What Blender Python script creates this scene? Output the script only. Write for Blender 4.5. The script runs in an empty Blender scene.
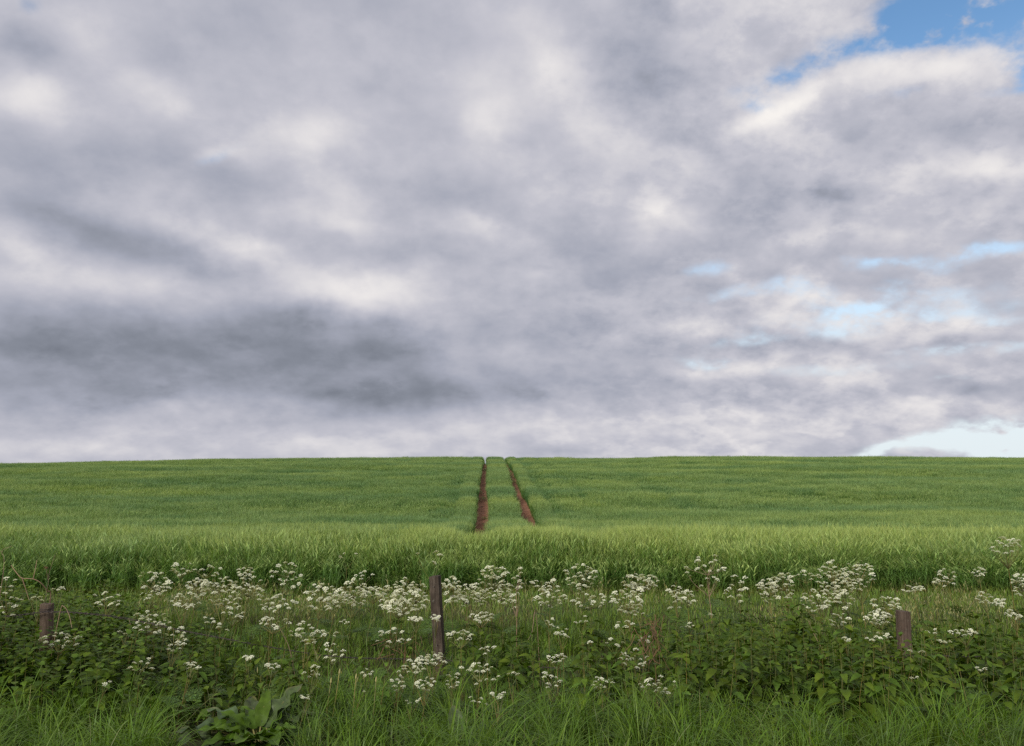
import bpy, math, random
import numpy as np
from mathutils import Vector, Matrix, Euler

R = random.Random(11)
N = np.random.default_rng(7)
sc = bpy.context.scene
COL = sc.collection
rad = math.radians

# ------------------------------------------------------------------ camera
F, EYE, PITCH = 796.0, 1.6, math.atan(97 / 796.0)
cam_d = bpy.data.cameras.new('camera')
cam_d.sensor_width = 36; cam_d.lens = F / 1024 * 36
cam_d.clip_start = 0.05; cam_d.clip_end = 20000
cam = bpy.data.objects.new('camera', cam_d); COL.objects.link(cam)
cam.location = (0, 0, EYE); cam.rotation_euler = (math.pi / 2 + PITCH, 0, 0)
sc.camera = cam

def ray(px, py):
    dx, dy = px - 512, 373 - py
    return dx, F * math.cos(PITCH) - dy * math.sin(PITCH), F * math.sin(PITCH) + dy * math.cos(PITCH)

def at(px, py, Y):
    """the point of the place that the photograph shows at a pixel, Y metres away"""
    x, y, z = ray(px, py)
    return Vector((x / y * Y, Y, EYE + z / y * Y))

# ------------------------------------------------------------------ terrain
_ky = [-60, 0, 4.6, 5.4, 6.2, 7.6, 9, 10, 11, 14, 20, 25, 30, 34.6, 47, 60, 76, 86, 100, 130, 220, 9000]
_kz = [0, 0, 0, -.10, -.25, -.25, -.07, -.03, -.03, -.19, -.72, -1.0, -1.03, -.93, 0.02, 0.96, 1.90, 2.12, 1.9, .5, -6, -6]
_gy = np.arange(-60, 300, .1); _gz = np.interp(_gy, _ky, _kz)
def _sm(a, w):
    k = np.hanning(w * 2 + 1); k /= k.sum()
    return np.convolve(np.pad(a, w, mode='edge'), k, mode='valid')
_g1, _g2 = _sm(_gz, 6), _sm(_gz, 35)
_gz = np.where(_gy < 16, _g1, _g2)
_b = np.clip((_gy - 13) / 4, 0, 1); _gz = _g1 * (1 - _b) + _g2 * _b

def H(X, Y):
    X = np.asarray(X, float); Y = np.asarray(Y, float)
    z = np.interp(Y, _gy, _gz)
    w = np.clip((Y - 32) / 44, 0, 1)
    z = z + w * np.interp(X, [-120, -49, -37, -28, -18, 0, 10, 18, 25, 49, 120], [-1.4, -.55, -.33, -.12, 0, 0, -.07, .04, .1, .03, -.3])
    far = np.clip((Y - 16) / 14, 0, 1)
    z = z + far * (.05 * np.sin(X * .21 + Y * .33 + .6) + .06 * np.sin(X * .09 - Y * .47 + 2.1) + .035 * np.sin(X * .43 + Y * .9))
    near = np.clip((11 - Y) / 3, 0, 1)
    z = z + near * (.03 * np.sin(X * 1.3 + Y * .7) + .02 * np.sin(X * 2.9 - Y * 1.7 + 1))
    return z

def wob(X, Y, s=1.0, seed=0.0):
    """smooth pseudo-noise in about -1..1"""
    X = np.asarray(X, float) * s; Y = np.asarray(Y, float) * s
    return (np.sin(X * 1.0 + 1.7 * np.sin(Y * .83 + seed)) + np.sin(Y * 1.13 + 1.9 * np.sin(X * .71 + 2 + seed)) +
            .6 * np.sin(X * 2.3 - Y * 1.9 + seed * 3) + .4 * np.sin(X * 4.1 + Y * 3.7 + seed)) / 3.0

# ------------------------------------------------------------------ mesh helpers
def mesh_from(name, V, Fq, mats, mat_idx=None, attrs=None, smooth=False):
    """V (n,3), Fq list of (k,4) / (k,3) integer arrays"""
    me = bpy.data.meshes.new(name)
    V = np.asarray(V, np.float32)
    me.vertices.add(len(V)); me.vertices.foreach_set('co', V.ravel())
    if not isinstance(Fq, (list, tuple)): Fq = [Fq]
    Fq = [np.asarray(f, np.int32) for f in Fq if len(f)]
    nl = sum(f.size for f in Fq); nf = sum(len(f) for f in Fq)
    me.loops.add(nl); me.polygons.add(nf)
    me.loops.foreach_set('vertex_index', np.concatenate([f.ravel() for f in Fq]))
    tot = np.concatenate([np.full(len(f), f.shape[1], np.int32) for f in Fq])
    st = np.concatenate([[0], np.cumsum(tot)[:-1]]).astype(np.int32)
    me.polygons.foreach_set('loop_start', st); me.polygons.foreach_set('loop_total', tot)
    for m in mats: me.materials.append(m)
    if mat_idx is not None: me.polygons.foreach_set('material_index', np.asarray(mat_idx, np.int32))
    if smooth: me.polygons.foreach_set('use_smooth', np.ones(nf, bool))
    me.update(calc_edges=True)
    for k, v in (attrs or {}).items():
        a = me.attributes.new(k, 'FLOAT', 'POINT'); a.data.foreach_set('value', np.asarray(v, np.float32))
    return me

class Acc:
    """collects pieces of one mesh"""
    def __init__(s): s.V, s.F4, s.F3, s.M4, s.M3, s.r, s.h, s.n = [], [], [], [], [], [], [], 0
    def add(s, V, F, mat=0, r=0., h=0.):
        V = np.asarray(V, float).reshape(-1, 3); F = np.asarray(F, int)
        if len(V) == 0: return
        s.V.append(V)
        if F.shape[1] == 4: s.F4.append(F + s.n); s.M4.append(np.full(len(F), mat))
        else: s.F3.append(F + s.n); s.M3.append(np.full(len(F), mat))
        s.r.append(np.broadcast_to(np.asarray(r, float), (len(V),))); s.h.append(np.broadcast_to(np.asarray(h, float), (len(V),)))
        s.n += len(V)
    def mesh(s, name, mats, smooth=False):
        F, M = [], []
        if s.F4: F.append(np.concatenate(s.F4)); M.append(np.concatenate(s.M4))
        if s.F3: F.append(np.concatenate(s.F3)); M.append(np.concatenate(s.M3))
        return mesh_from(name, np.concatenate(s.V), F, mats, np.concatenate(M), {'rnd': np.concatenate(s.r), 'hgt': np.concatenate(s.h)}, smooth)

def link(name, me, parent=None, loc=None):
    o = bpy.data.objects.new(name, me); COL.objects.link(o)
    if loc is not None: o.location = loc
    if parent is not None: o.parent = parent
    return o

def tag(o, label=None, cat=None, group=None, kind=None):
    if label: o['label'] = label
    if cat: o['category'] = cat
    if group: o['group'] = group
    if kind: o['kind'] = kind
    return o

def blades(P, L, W, az, lean, curl, segs, twist=None, tipw=.08, prof=None):
    """grass blades: base P (n,3), length, width, azimuth of lean, start lean angle, total curl angle"""
    n = len(P); t = np.linspace(0, 1, segs + 1)
    ang = lean[:, None] + curl[:, None] * t[None, :] ** 1.5
    ds = (L / segs)[:, None]
    hx = np.concatenate([np.zeros((n, 1)), np.cumsum(np.sin(ang[:, :-1] * .5 + ang[:, 1:] * .5) * ds, 1)], 1)
    hz = np.concatenate([np.zeros((n, 1)), np.cumsum(np.cos(ang[:, :-1] * .5 + ang[:, 1:] * .5) * ds, 1)], 1)
    C = np.stack([P[:, 0:1] + hx * np.cos(az)[:, None], P[:, 1:2] + hx * np.sin(az)[:, None], P[:, 2:3] + hz], -1)
    tw = az + math.pi / 2 if twist is None else twist
    w = (np.asarray(prof)[None, :] if prof is not None else np.maximum((1 - t ** 2.2), tipw)[None, :] * (.75 + .25 * np.minimum(t * 4, 1))[None, :]) * W[:, None] * .5
    S = np.stack([np.cos(tw)[:, None] * w, np.sin(tw)[:, None] * w, np.zeros_like(w)], -1)
    V = np.stack([C - S, C + S], 2).reshape(-1, 3)
    base = (np.arange(n) * (segs + 1) * 2)[:, None] + (np.arange(segs) * 2)[None, :]
    b = base.ravel()
    Fq = np.stack([b, b + 1, b + 3, b + 2], 1)
    h = np.broadcast_to(np.repeat(t, 2)[None, :], (n, 2 * (segs + 1))).ravel()
    return V, Fq, h, 2 * (segs + 1)

def scatter(TV, TF, pos, rot, scl):
    """many copies of a leaf template joined: rot (n,3,3), scl (n,)"""
    n = len(pos)
    V = np.einsum('nij,vj->nvi', rot, TV) * scl[:, None, None] + pos[:, None, :]
    Fs = TF[None, :, :] + (np.arange(n) * len(TV))[:, None, None]
    return V.reshape(-1, 3), Fs.reshape(-1, TF.shape[1])

def frames(fwd, up):
    """rotation with local +Y along fwd and local +Z near up"""
    f = fwd / np.linalg.norm(fwd, axis=1, keepdims=True)
    x = np.cross(f, up); x /= np.linalg.norm(x, axis=1, keepdims=True) + 1e-9
    z = np.cross(x, f)
    return np.stack([x, f, z], -1)

def tube(path, radii, sides=5, cap=True):
    path = np.asarray(path, float); n = len(path)
    radii = np.broadcast_to(np.asarray(radii, float), (n,))
    T = np.gradient(path, axis=0); T /= np.linalg.norm(T, axis=1, keepdims=True) + 1e-9
    up = np.tile([0.31, 0.77, .55], (n, 1))
    A = np.cross(T, up); A /= np.linalg.norm(A, axis=1, keepdims=True) + 1e-9
    B = np.cross(T, A)
    th = np.arange(sides) * 2 * math.pi / sides
    V = path[:, None, :] + radii[:, None, None] * (np.cos(th)[None, :, None] * A[:, None, :] + np.sin(th)[None, :, None] * B[:, None, :])
    i = np.arange(n - 1)[:, None] * sides; j = np.arange(sides)[None, :]; k = (j + 1) % sides
    Fq = np.stack([i + j, i + k, i + sides + k, i + sides + j], -1).reshape(-1, 4)
    return V.reshape(-1, 3), Fq

def curve(pts, n=12):
    """Catmull-Rom through points"""
    p = np.asarray([list(q) for q in pts], float)
    if len(p) == 2: return p[0] + (p[1] - p[0]) * np.linspace(0, 1, n)[:, None]
    p = np.vstack([2 * p[0] - p[1], p, 2 * p[-1] - p[-2]]); out = []
    for i in range(1, len(p) - 2):
        t = np.linspace(0, 1, n, endpoint=(i == len(p) - 3))[:, None]
        a, b, c, d = p[i - 1], p[i], p[i + 1], p[i + 2]
        out.append(.5 * ((2 * b) + (c - a) * t + (2 * a - 5 * b + 4 * c - d) * t ** 2 + (3 * b - a - 3 * c + d) * t ** 3))
    return np.vstack(out)

# ------------------------------------------------------------------ materials
def new_mat(name):
    m = bpy.data.materials.new(name); m.use_nodes = True
    nt = m.node_tree; nt.nodes.clear()
    return m, nt
def nd(nt, t, **kw):
    n = nt.nodes.new(t)
    for k, v in kw.items():
        if k.startswith('i_'): n.inputs[k[2:].replace('_', ' ')].default_value = v
        elif k.startswith('n'): n.inputs[int(k[1:])].default_value = v
        else: setattr(n, k, v)
    return n
def ramp(nt, stops, interp='LINEAR'):
    r = nt.nodes.new('ShaderNodeValToRGB'); cr = r.color_ramp; cr.interpolation = interp
    while len(cr.elements) < len(stops): cr.elements.new(.5)
    for e, (p, c) in zip(cr.elements, stops): e.position = p; e.color = (*c, 1)
    return r

def leaf_mat(name, stops_h, lo=.75, hi=1.25, warm=(1.25, 1.0, .7), rough=.5, trans=.3, spec=.35, instancer=False, noise=9.0, ncon=.25):
    """leaf colours: along the blade by 'hgt', plant to plant by 'rnd', plus blotches"""
    m, nt = new_mat(name); L = nt.links.new
    out = nd(nt, 'ShaderNodeOutputMaterial')
    ah = nd(nt, 'ShaderNodeAttribute', attribute_name='hgt'); ar = nd(nt, 'ShaderNodeAttribute', attribute_name='rnd')
    cr = ramp(nt, stops_h); L(ah.outputs['Fac'], cr.inputs[0])
    mr = nd(nt, 'ShaderNodeMapRange', n1=0., n2=1., n3=lo, n4=hi); L(ar.outputs['Fac'], mr.inputs[0])
    tc = nd(nt, 'ShaderNodeTexCoord'); no = nd(nt, 'ShaderNodeTexNoise', i_Scale=noise, i_Detail=4.)
    L(tc.outputs['Object'], no.inputs['Vector'])
    m2 = nd(nt, 'ShaderNodeMapRange', n1=.3, n2=.7, n3=1 - ncon, n4=1 + ncon); L(no.outputs['Fac'], m2.inputs[0])
    mu = nd(nt, 'ShaderNodeMath', operation='MULTIPLY'); L(mr.outputs[0], mu.inputs[0]); L(m2.outputs[0], mu.inputs[1])
    # hue drift
    hue = nd(nt, 'ShaderNodeMix', data_type='RGBA', blend_type='MULTIPLY'); hue.inputs[7].default_value = (*warm, 1)
    fr = nd(nt, 'ShaderNodeMath', operation='FRACT'); m7 = nd(nt, 'ShaderNodeMath', operation='MULTIPLY', n1=7.31)
    L(ar.outputs['Fac'], m7.inputs[0]); L(m7.outputs[0], fr.inputs[0]); L(fr.outputs[0], hue.inputs[0]); L(cr.outputs[0], hue.inputs[6])
    val = nd(nt, 'ShaderNodeMix', data_type='RGBA', blend_type='MULTIPLY'); val.inputs[0].default_value = 1
    L(hue.outputs[2], val.inputs[6]); L(mu.outputs[0], val.inputs[7])
    col = val.outputs[2]
    if instancer:
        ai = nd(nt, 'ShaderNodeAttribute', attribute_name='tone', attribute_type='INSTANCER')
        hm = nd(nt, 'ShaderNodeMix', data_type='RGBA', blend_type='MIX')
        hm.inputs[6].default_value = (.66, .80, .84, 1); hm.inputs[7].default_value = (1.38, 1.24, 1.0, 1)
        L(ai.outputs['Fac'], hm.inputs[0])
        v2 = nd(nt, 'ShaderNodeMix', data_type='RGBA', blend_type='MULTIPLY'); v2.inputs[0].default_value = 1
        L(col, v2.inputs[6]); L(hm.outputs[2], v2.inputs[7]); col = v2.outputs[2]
    p = nd(nt, 'ShaderNodeBsdfPrincipled'); p.inputs['Roughness'].default_value = rough; p.inputs['Specular IOR Level'].default_value = spec
    L(col, p.inputs['Base Color'])
    if trans > 0:
        t = nd(nt, 'ShaderNodeBsdfTranslucent'); tm = nd(nt, 'ShaderNodeMix', data_type='RGBA', blend_type='MULTIPLY')
        tm.inputs[0].default_value = 1; tm.inputs[7].default_value = (1.15, 1.2, .55, 1)
        L(col, tm.inputs[6]); L(tm.outputs[2], t.inputs['Color'])
        mx = nd(nt, 'ShaderNodeMixShader', n0=trans); L(p.outputs[0], mx.inputs[1]); L(t.outputs[0], mx.inputs[2]); L(mx.outputs[0], out.inputs[0])
    else: L(p.outputs[0], out.inputs[0])
    return m

M_grass = leaf_mat('grass_blade', [(0, (.12, .13, .03)), (.25, (.085, .165, .018)), (1, (.104, .212, .021))], .5, 1.6, rough=.45, spec=.3)
M_meadow = leaf_mat('meadow_grass_blade', [(0, (.11, .16, .03)), (.5, (.125, .23, .04)), (1, (.18, .28, .065))], .7, 1.35, (1.35, 1.05, .8))
M_straw = leaf_mat('seeding_grass', [(0, (.14, .19, .06)), (.6, (.21, .25, .10)), (1, (.36, .37, .20))], .7, 1.3)
M_nettle = leaf_mat('nettle_leaf', [(0, (.060, .115, .016)), (1, (.084, .150, .020))], .5, 1.55, (1.35, 1.05, .7), rough=.6, trans=.28, spec=.16, noise=14)
M_bush = leaf_mat('undergrowth_leaf', [(0, (.058, .112, .016)), (1, (.090, .160, .020))], .45, 1.7, (1.3, 1.05, .6), rough=.55, trans=.3, spec=.2)
M_stem = leaf_mat('green_stem', [(0, (.12, .13, .05)), (1, (.14, .19, .06))], .7, 1.3, (1.5, .9, .7), trans=0)
M_fern = leaf_mat('cow_parsley_leaf', [(0, (.07, .14, .03)), (1, (.10, .19, .04))], .7, 1.3)
M_petal = leaf_mat('white_floret', [(0, (.78, .80, .50)), (.45, (.90, .90, .74)), (1, (.93, .93, .86))], .93, 1.0, (1, 1, .94), rough=.7, trans=.25, spec=.2, ncon=.04)
M_bud = leaf_mat('greenish_floret', [(0, (.42, .50, .20)), (1, (.62, .66, .38))], .8, 1.05, (1, 1, .9), rough=.7, trans=.25, spec=.2, ncon=.05)
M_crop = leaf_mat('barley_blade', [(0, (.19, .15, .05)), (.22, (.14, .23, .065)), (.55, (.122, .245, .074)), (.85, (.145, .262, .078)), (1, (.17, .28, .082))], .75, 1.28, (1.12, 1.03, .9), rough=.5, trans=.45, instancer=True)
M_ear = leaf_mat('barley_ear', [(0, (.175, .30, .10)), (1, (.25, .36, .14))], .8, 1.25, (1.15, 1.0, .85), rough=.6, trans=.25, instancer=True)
M_dock = leaf_mat('dock_leaf', [(0, (.070, .14, .014)), (1, (.090, .17, .017))], .8, 1.15, (1.15, 1.03, .8), rough=.55, trans=.3, spec=.25, noise=22, ncon=.3)
M_dockold = leaf_mat('old_dock_leaf', [(0, (.048, .085, .028)), (.75, (.062, .10, .036)), (1, (.14, .135, .065))], .75, 1.2, (1.2, 1.0, .85), rough=.5, trans=.12, noise=30, ncon=.35)
M_dead = leaf_mat('dead_stem', [(0, (.19, .13, .085)), (1, (.27, .20, .13))], .7, 1.25, (1.1, 1, .9), trans=0, rough=.8)
M_brown = leaf_mat('brown_litter', [(0, (.15, .085, .05)), (1, (.20, .12, .07))], .7, 1.3, (1.1, 1, .9), trans=0, rough=.85)

def wood(name, c1, c2, c3):
    m, nt = new_mat(name); L = nt.links.new
    out = nd(nt, 'ShaderNodeOutputMaterial'); p = nd(nt, 'ShaderNodeBsdfPrincipled'); p.inputs['Roughness'].default_value = .85; p.inputs['Specular IOR Level'].default_value = .2
    tc = nd(nt, 'ShaderNodeTexCoord'); mp = nd(nt, 'ShaderNodeMapping'); mp.inputs['Scale'].default_value = (70, 70, 5)
    L(tc.outputs['Object'], mp.inputs[0])
    n1 = nd(nt, 'ShaderNodeTexNoise', i_Scale=1., i_Detail=6., i_Roughness=.65); L(mp.outputs[0], n1.inputs['Vector'])
    cr = ramp(nt, [(.28, c1), (.5, c2), (.75, c3)]); L(n1.outputs['Fac'], cr.inputs[0])
    n2 = nd(nt, 'ShaderNodeTexNoise', i_Scale=14., i_Detail=4.); L(tc.outputs['Object'], n2.inputs['Vector'])
    mr = nd(nt, 'ShaderNodeMapRange', n1=.3, n2=.7, n3=.7, n4=1.2); L(n2.outputs['Fac'], mr.inputs[0])
    # pale lichen blotches
    n3 = nd(nt, 'ShaderNodeTexNoise', i_Scale=46., i_Detail=3.); L(tc.outputs['Object'], n3.inputs['Vector'])
    r3 = ramp(nt, [(.62, (0, 0, 0)), (.70, (1, 1, 1))]); L(n3.outputs['Fac'], r3.inputs[0])
    mu = nd(nt, 'ShaderNodeMix', data_type='RGBA', blend_type='MULTIPLY'); mu.inputs[0].default_value = 1
    L(cr.outputs[0], mu.inputs[6]); L(mr.outputs[0], mu.inputs[7])
    li = nd(nt, 'ShaderNodeMix', data_type='RGBA'); li.inputs[7].default_value = (.2, .19, .15, 1)
    ms = nd(nt, 'ShaderNodeMath', operation='MULTIPLY', n1=.45); L(r3.outputs[0], ms.inputs[0]); L(ms.outputs[0], li.inputs[0])
    L(mu.outputs[2], li.inputs[6]); L(li.outputs[2], p.inputs['Base Color'])
    bp = nd(nt, 'ShaderNodeBump', i_Strength=.8, i_Distance=.006); L(n1.outputs['Fac'], bp.inputs['Height']); L(bp.outputs[0], p.inputs['Normal'])
    L(p.outputs[0], out.inputs[0]); return m
M_post = wood('weathered_post_wood', (.032, .023, .017), (.070, .052, .038), (.15, .12, .092))
M_post2 = wood('brown_post_wood', (.055, .037, .026), (.105, .073, .053), (.18, .135, .103))
M_post3 = wood('grey_brown_post_wood', (.055, .037, .025), (.11, .078, .055), (.20, .15, .11))

def soil(name, c1, c2, c3, scale, green=None):
    m, nt = new_mat(name); L = nt.links.new
    out = nd(nt, 'ShaderNodeOutputMaterial'); p = nd(nt, 'ShaderNodeBsdfPrincipled'); p.inputs['Roughness'].default_value = .95; p.inputs['Specular IOR Level'].default_value = .1
    tc = nd(nt, 'ShaderNodeTexCoord')
    n1 = nd(nt, 'ShaderNodeTexNoise', i_Scale=scale, i_Detail=8., i_Roughness=.7); L(tc.outputs['Object'], n1.inputs['Vector'])
    cr = ramp(nt, [(.3, c1), (.5, c2), (.72, c3)]); L(n1.outputs['Fac'], cr.inputs[0]); col = cr.outputs[0]
    if green:
        n2 = nd(nt, 'ShaderNodeTexNoise', i_Scale=.9, i_Detail=5., i_Roughness=.6); L(tc.outputs['Object'], n2.inputs['Vector'])
        r2 = ramp(nt, [(.42, (0, 0, 0)), (.58, (1, 1, 1))]); L(n2.outputs['Fac'], r2.inputs[0])
        mx = nd(nt, 'ShaderNodeMix', data_type='RGBA'); mx.inputs[7].default_value = (*green, 1); L(r2.outputs[0], mx.inputs[0]); L(col, mx.inputs[6]); col = mx.outputs[2]
    L(col, p.inputs['Base Color'])
    bp = nd(nt, 'ShaderNodeBump', i_Strength=1., i_Distance=.04); L(n1.outputs['Fac'], bp.inputs['Height']); L(bp.outputs[0], p.inputs['Normal'])
    L(p.outputs[0], out.inputs[0]); return m
M_ground = soil('ground_soil_and_turf', (.06, .05, .03), (.08, .075, .035), (.11, .10, .05), 7., (.065, .10, .03))
M_field = soil('field_soil', (.09, .05, .035), (.15, .085, .06), (.21, .13, .095), 5.)
M_track = soil('bare_red_soil', (.17, .078, .046), (.28, .135, .083), (.39, .21, .135), 4.)

m, nt = new_mat('rusty_wire'); o_ = nd(nt, 'ShaderNodeOutputMaterial'); p_ = nd(nt, 'ShaderNodeBsdfPrincipled')
p_.inputs['Metallic'].default_value = .6; p_.inputs['Roughness'].default_value = .65
t_ = nd(nt, 'ShaderNodeTexCoord'); n_ = nd(nt, 'ShaderNodeTexNoise', i_Scale=60.); r_ = ramp(nt, [(.35, (.05, .045, .045)), (.65, (.13, .10, .085))])
nt.links.new(t_.outputs['Object'], n_.inputs['Vector']); nt.links.new(n_.outputs['Fac'], r_.inputs[0]); nt.links.new(r_.outputs[0], p_.inputs['Base Color']); nt.links.new(p_.outputs[0], o_.inputs[0])
M_wire = m

# ------------------------------------------------------------------ ground sheet, field soil, wheel tracks
def sheet(name, xs, ys, mat, dz=0., zf=None):
    X, Y = np.meshgrid(xs, ys); Z = H(X, Y) + dz
    if zf is not None: Z = Z + zf(X, Y)
    nx, ny = len(xs), len(ys)
    V = np.stack([X, Y, Z], -1).reshape(-1, 3)
    i = (np.arange(ny - 1)[:, None] * nx + np.arange(nx - 1)[None, :]).ravel()
    return link(name, mesh_from(name, V, np.stack([i, i + 1, i + nx + 1, i + nx], 1), [mat], smooth=True))
xs = np.concatenate([np.linspace(-4000, -130, 12), np.linspace(-120, 120, 161), np.linspace(130, 4000, 12)])
ys = np.concatenate([np.linspace(-400, -8, 8), np.arange(-6, 16, .25), np.arange(16, 140, 1.), np.linspace(145, 300, 12), np.linspace(350, 8000, 10)])
tag(sheet('ground', xs, ys, M_ground), kind='structure')
tag(sheet('field_soil', np.linspace(-118, 118, 158), np.concatenate([np.arange(10.9, 16, .25), np.arange(16, 120, 1.)]), M_field, .03), kind='structure')

TR_DIR = (487.5 - 512) / F
TRK = [-5.5 / F * 34.6, 40.5 / F * 34.6]
TW = [.36, .36]
def trk_x(k, Y):
    return TRK[k] + TR_DIR * Y + .035 * np.sin(Y * .21 + k)
for k in (0, 1):
    yy = np.arange(11.4, 118, .25); uu = np.linspace(-1, 1, 9)
    X = trk_x(k, yy)[:, None] + uu[None, :] * .36; Y = np.repeat(yy[:, None], 9, 1)
    Z = H(X, Y) + .045 - .04 * np.cos(uu * 1.57)[None, :] + .02 * np.sin(Y * 9 + X * 23) * np.sin(Y * 23 - X * 31)
    V = np.stack([X, Y, Z + .035], -1).reshape(-1, 3)
    i = (np.arange(len(yy) - 1)[:, None] * 9 + np.arange(8)[None, :]).ravel()
    tag(link('wheel_track', mesh_from('wheel_track', V, np.stack([i, i + 1, i + 10, i + 9], 1), [M_track], smooth=True)), kind='structure')

# ------------------------------------------------------------------ barley crop (instanced patches of stalks)
def crop_patch(name, n, radius, seed, square=None):
    g = np.random.default_rng(seed); A = Acc()
    a = g.uniform(0, 2 * math.pi, n); rr = radius * np.sqrt(g.uniform(0, 1, n))
    P = np.stack([rr * np.cos(a), rr * np.sin(a), np.zeros(n)], 1)
    hgt = np.clip(g.normal(.60, .045, n), .45, .72); az = g.normal(.4, 1.0, n); ln = np.abs(g.normal(.05, .05, n)); cu = g.uniform(.02, .22, n)
    rnd = g.uniform(0, 1, n)
    V, Fq, h, k = blades(P, hgt, np.full(n, .006), az, ln, cu, 3, twist=g.uniform(0, 3.1, n), tipw=.7)
    A.add(V, Fq, 0, np.repeat(rnd, k), h * .9)
    tips = V.reshape(n, k, 3)[:, -2:].mean(1)
    # leaves
    for q in range(4):
        f = g.uniform(.15 + .2 * q, .32 + .21 * q, n)[:, None]
        pb = P + (tips - P) * f; L = g.uniform(.16, .30, n); az2 = g.uniform(0, 2 * math.pi, n)
        V, Fq, h, k = blades(pb, L, g.uniform(.0065, .0105, n), az2, g.uniform(.15, .6, n), g.uniform(.6, 2.0, n), 4, twist=az2 + g.uniform(1.1, 2.1, n))
        hh = np.clip(V[:, 2] / .72, 0, 1)
        A.add(V, Fq, 0, np.repeat(g.uniform(0, 1, n), k), hh)
    # ears with awns
    az3 = az + g.normal(0, .4, n)
    prof = [.35, 1, .9, .3]
    V, Fq, h, k = blades(tips, g.uniform(.075, .10, n), np.full(n, .015), az3, g.uniform(.1, .5, n), g.uniform(.2, .9, n), 3, twist=g.uniform(0, 3.1, n), prof=prof)
    A.add(V, Fq, 1, np.repeat(rnd, k), h)
    ear_tip = V.reshape(n, k, 3)[:, -2:].mean(1)
    for q in range(2):
        V, Fq, h, k = blades(tips + (ear_tip - tips) * g.uniform(.3, .9, n)[:, None], g.uniform(.09, .14, n), np.full(n, .005), az3 + g.normal(0, .5, n), g.uniform(.1, .6, n), g.uniform(.1, .5, n), 1, twist=g.uniform(0, 3.1, n), tipw=.3)
        A.add(V, Fq, 1, np.repeat(rnd, k), .7 + .3 * h)
    me = A.mesh(name, [M_crop, M_ear])
    return bpy.data.objects.new(name, me)

def instancer(name, srcs, P, rot, scl, var, tone):
    """one object whose points carry copies of the source patches"""
    me = bpy.data.meshes.new(name); me.vertices.add(len(P)); me.vertices.foreach_set('co', np.asarray(P, np.float32).ravel())
    a = me.attributes.new('rot', 'FLOAT_VECTOR', 'POINT'); a.data.foreach_set('vector', np.asarray(rot, np.float32).ravel())
    a = me.attributes.new('scl', 'FLOAT_VECTOR', 'POINT'); a.data.foreach_set('vector', np.asarray(scl, np.float32).ravel())
    a = me.attributes.new('var', 'INT', 'POINT'); a.data.foreach_set('value', np.asarray(var, np.int32))
    a = me.attributes.new('tone', 'FLOAT', 'POINT'); a.data.foreach_set('value', np.asarray(tone, np.float32))
    me.update()
    col = bpy.data.collections.new(name + '_sources')
    for s in srcs: col.objects.link(s)
    ng = bpy.data.node_groups.new(name + '_nodes', 'GeometryNodeTree')
    ng.interface.new_socket('Geometry', in_out='INPUT', socket_type='NodeSocketGeometry')
    ng.interface.new_socket('Geometry', in_out='OUTPUT', socket_type='NodeSocketGeometry')
    gi, go = ng.nodes.new('NodeGroupInput'), ng.nodes.new('NodeGroupOutput')
    ci = ng.nodes.new('GeometryNodeCollectionInfo'); ci.inputs['Collection'].default_value = col
    ci.inputs['Separate Children'].default_value = True; ci.inputs['Reset Children'].default_value = True
    ip = ng.nodes.new('GeometryNodeInstanceOnPoints'); ip.inputs['Pick Instance'].default_value = True
    def na(nm, ty):
        n = ng.nodes.new('GeometryNodeInputNamedAttribute'); n.data_type = ty; n.inputs['Name'].default_value = nm; return n.outputs[0]
    Lk = ng.links.new
    Lk(gi.outputs[0], ip.inputs['Points']); Lk(ci.outputs[0], ip.inputs['Instance'])
    Lk(na('var', 'INT'), ip.inputs['Instance Index']); Lk(na('rot', 'FLOAT_VECTOR'), ip.inputs['Rotation']); Lk(na('scl', 'FLOAT_VECTOR'), ip.inputs['Scale'])
    Lk(ip.outputs[0], go.inputs[0])
    o = link(name, me); md = o.modifiers.new('copies', 'NODES'); md.node_group = ng
    return o

big = [crop_patch('barley_patch', 185, .62, 100 + k) for k in range(6)]
small = [crop_patch('barley_tuft', 16, .13, 200 + k) for k in range(5)]
P, SC, VA, RO, TO = [], [], [], [], []
def hscale(X, Y):
    return 1 + .07 * wob(X * .35, Y * .9, 1.0, .3) + .05 * wob(X, Y, .55, 2.2)
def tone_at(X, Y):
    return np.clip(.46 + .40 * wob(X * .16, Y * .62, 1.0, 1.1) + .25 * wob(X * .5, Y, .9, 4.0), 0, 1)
def bare(X, Y):   # thin spot in the crop on the left of the slope
    return np.exp(-(((X + 24) / 2.2) ** 2 + ((Y - 42.5) / .7) ** 2))
pts_big, pts_small = [], []
y = 11.55
while y < 112:
    step = .70 if y < 40 else .8
    xw = min(.72 * y + 9, 85)
    X = np.arange(-xw, xw, step); X = X + N.uniform(-.2, .2, len(X)); Y = y + N.uniform(-.2, .2, len(X)) * (0.6 if y < 12 else 1)
    d = np.minimum(np.abs(X - trk_x(0, Y)), np.abs(X - trk_x(1, Y)))
    keep = (d > .98) | (Y < 12.3)
    keep &= N.uniform(0, 1, len(X)) > bare(X, Y) * 1.3
    if y < 12.6: keep &= N.uniform(0, 1, len(X)) > .08
    pts_big.append(np.stack([X[keep], Y[keep]], 1)); y += step
y = 11.4
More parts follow.
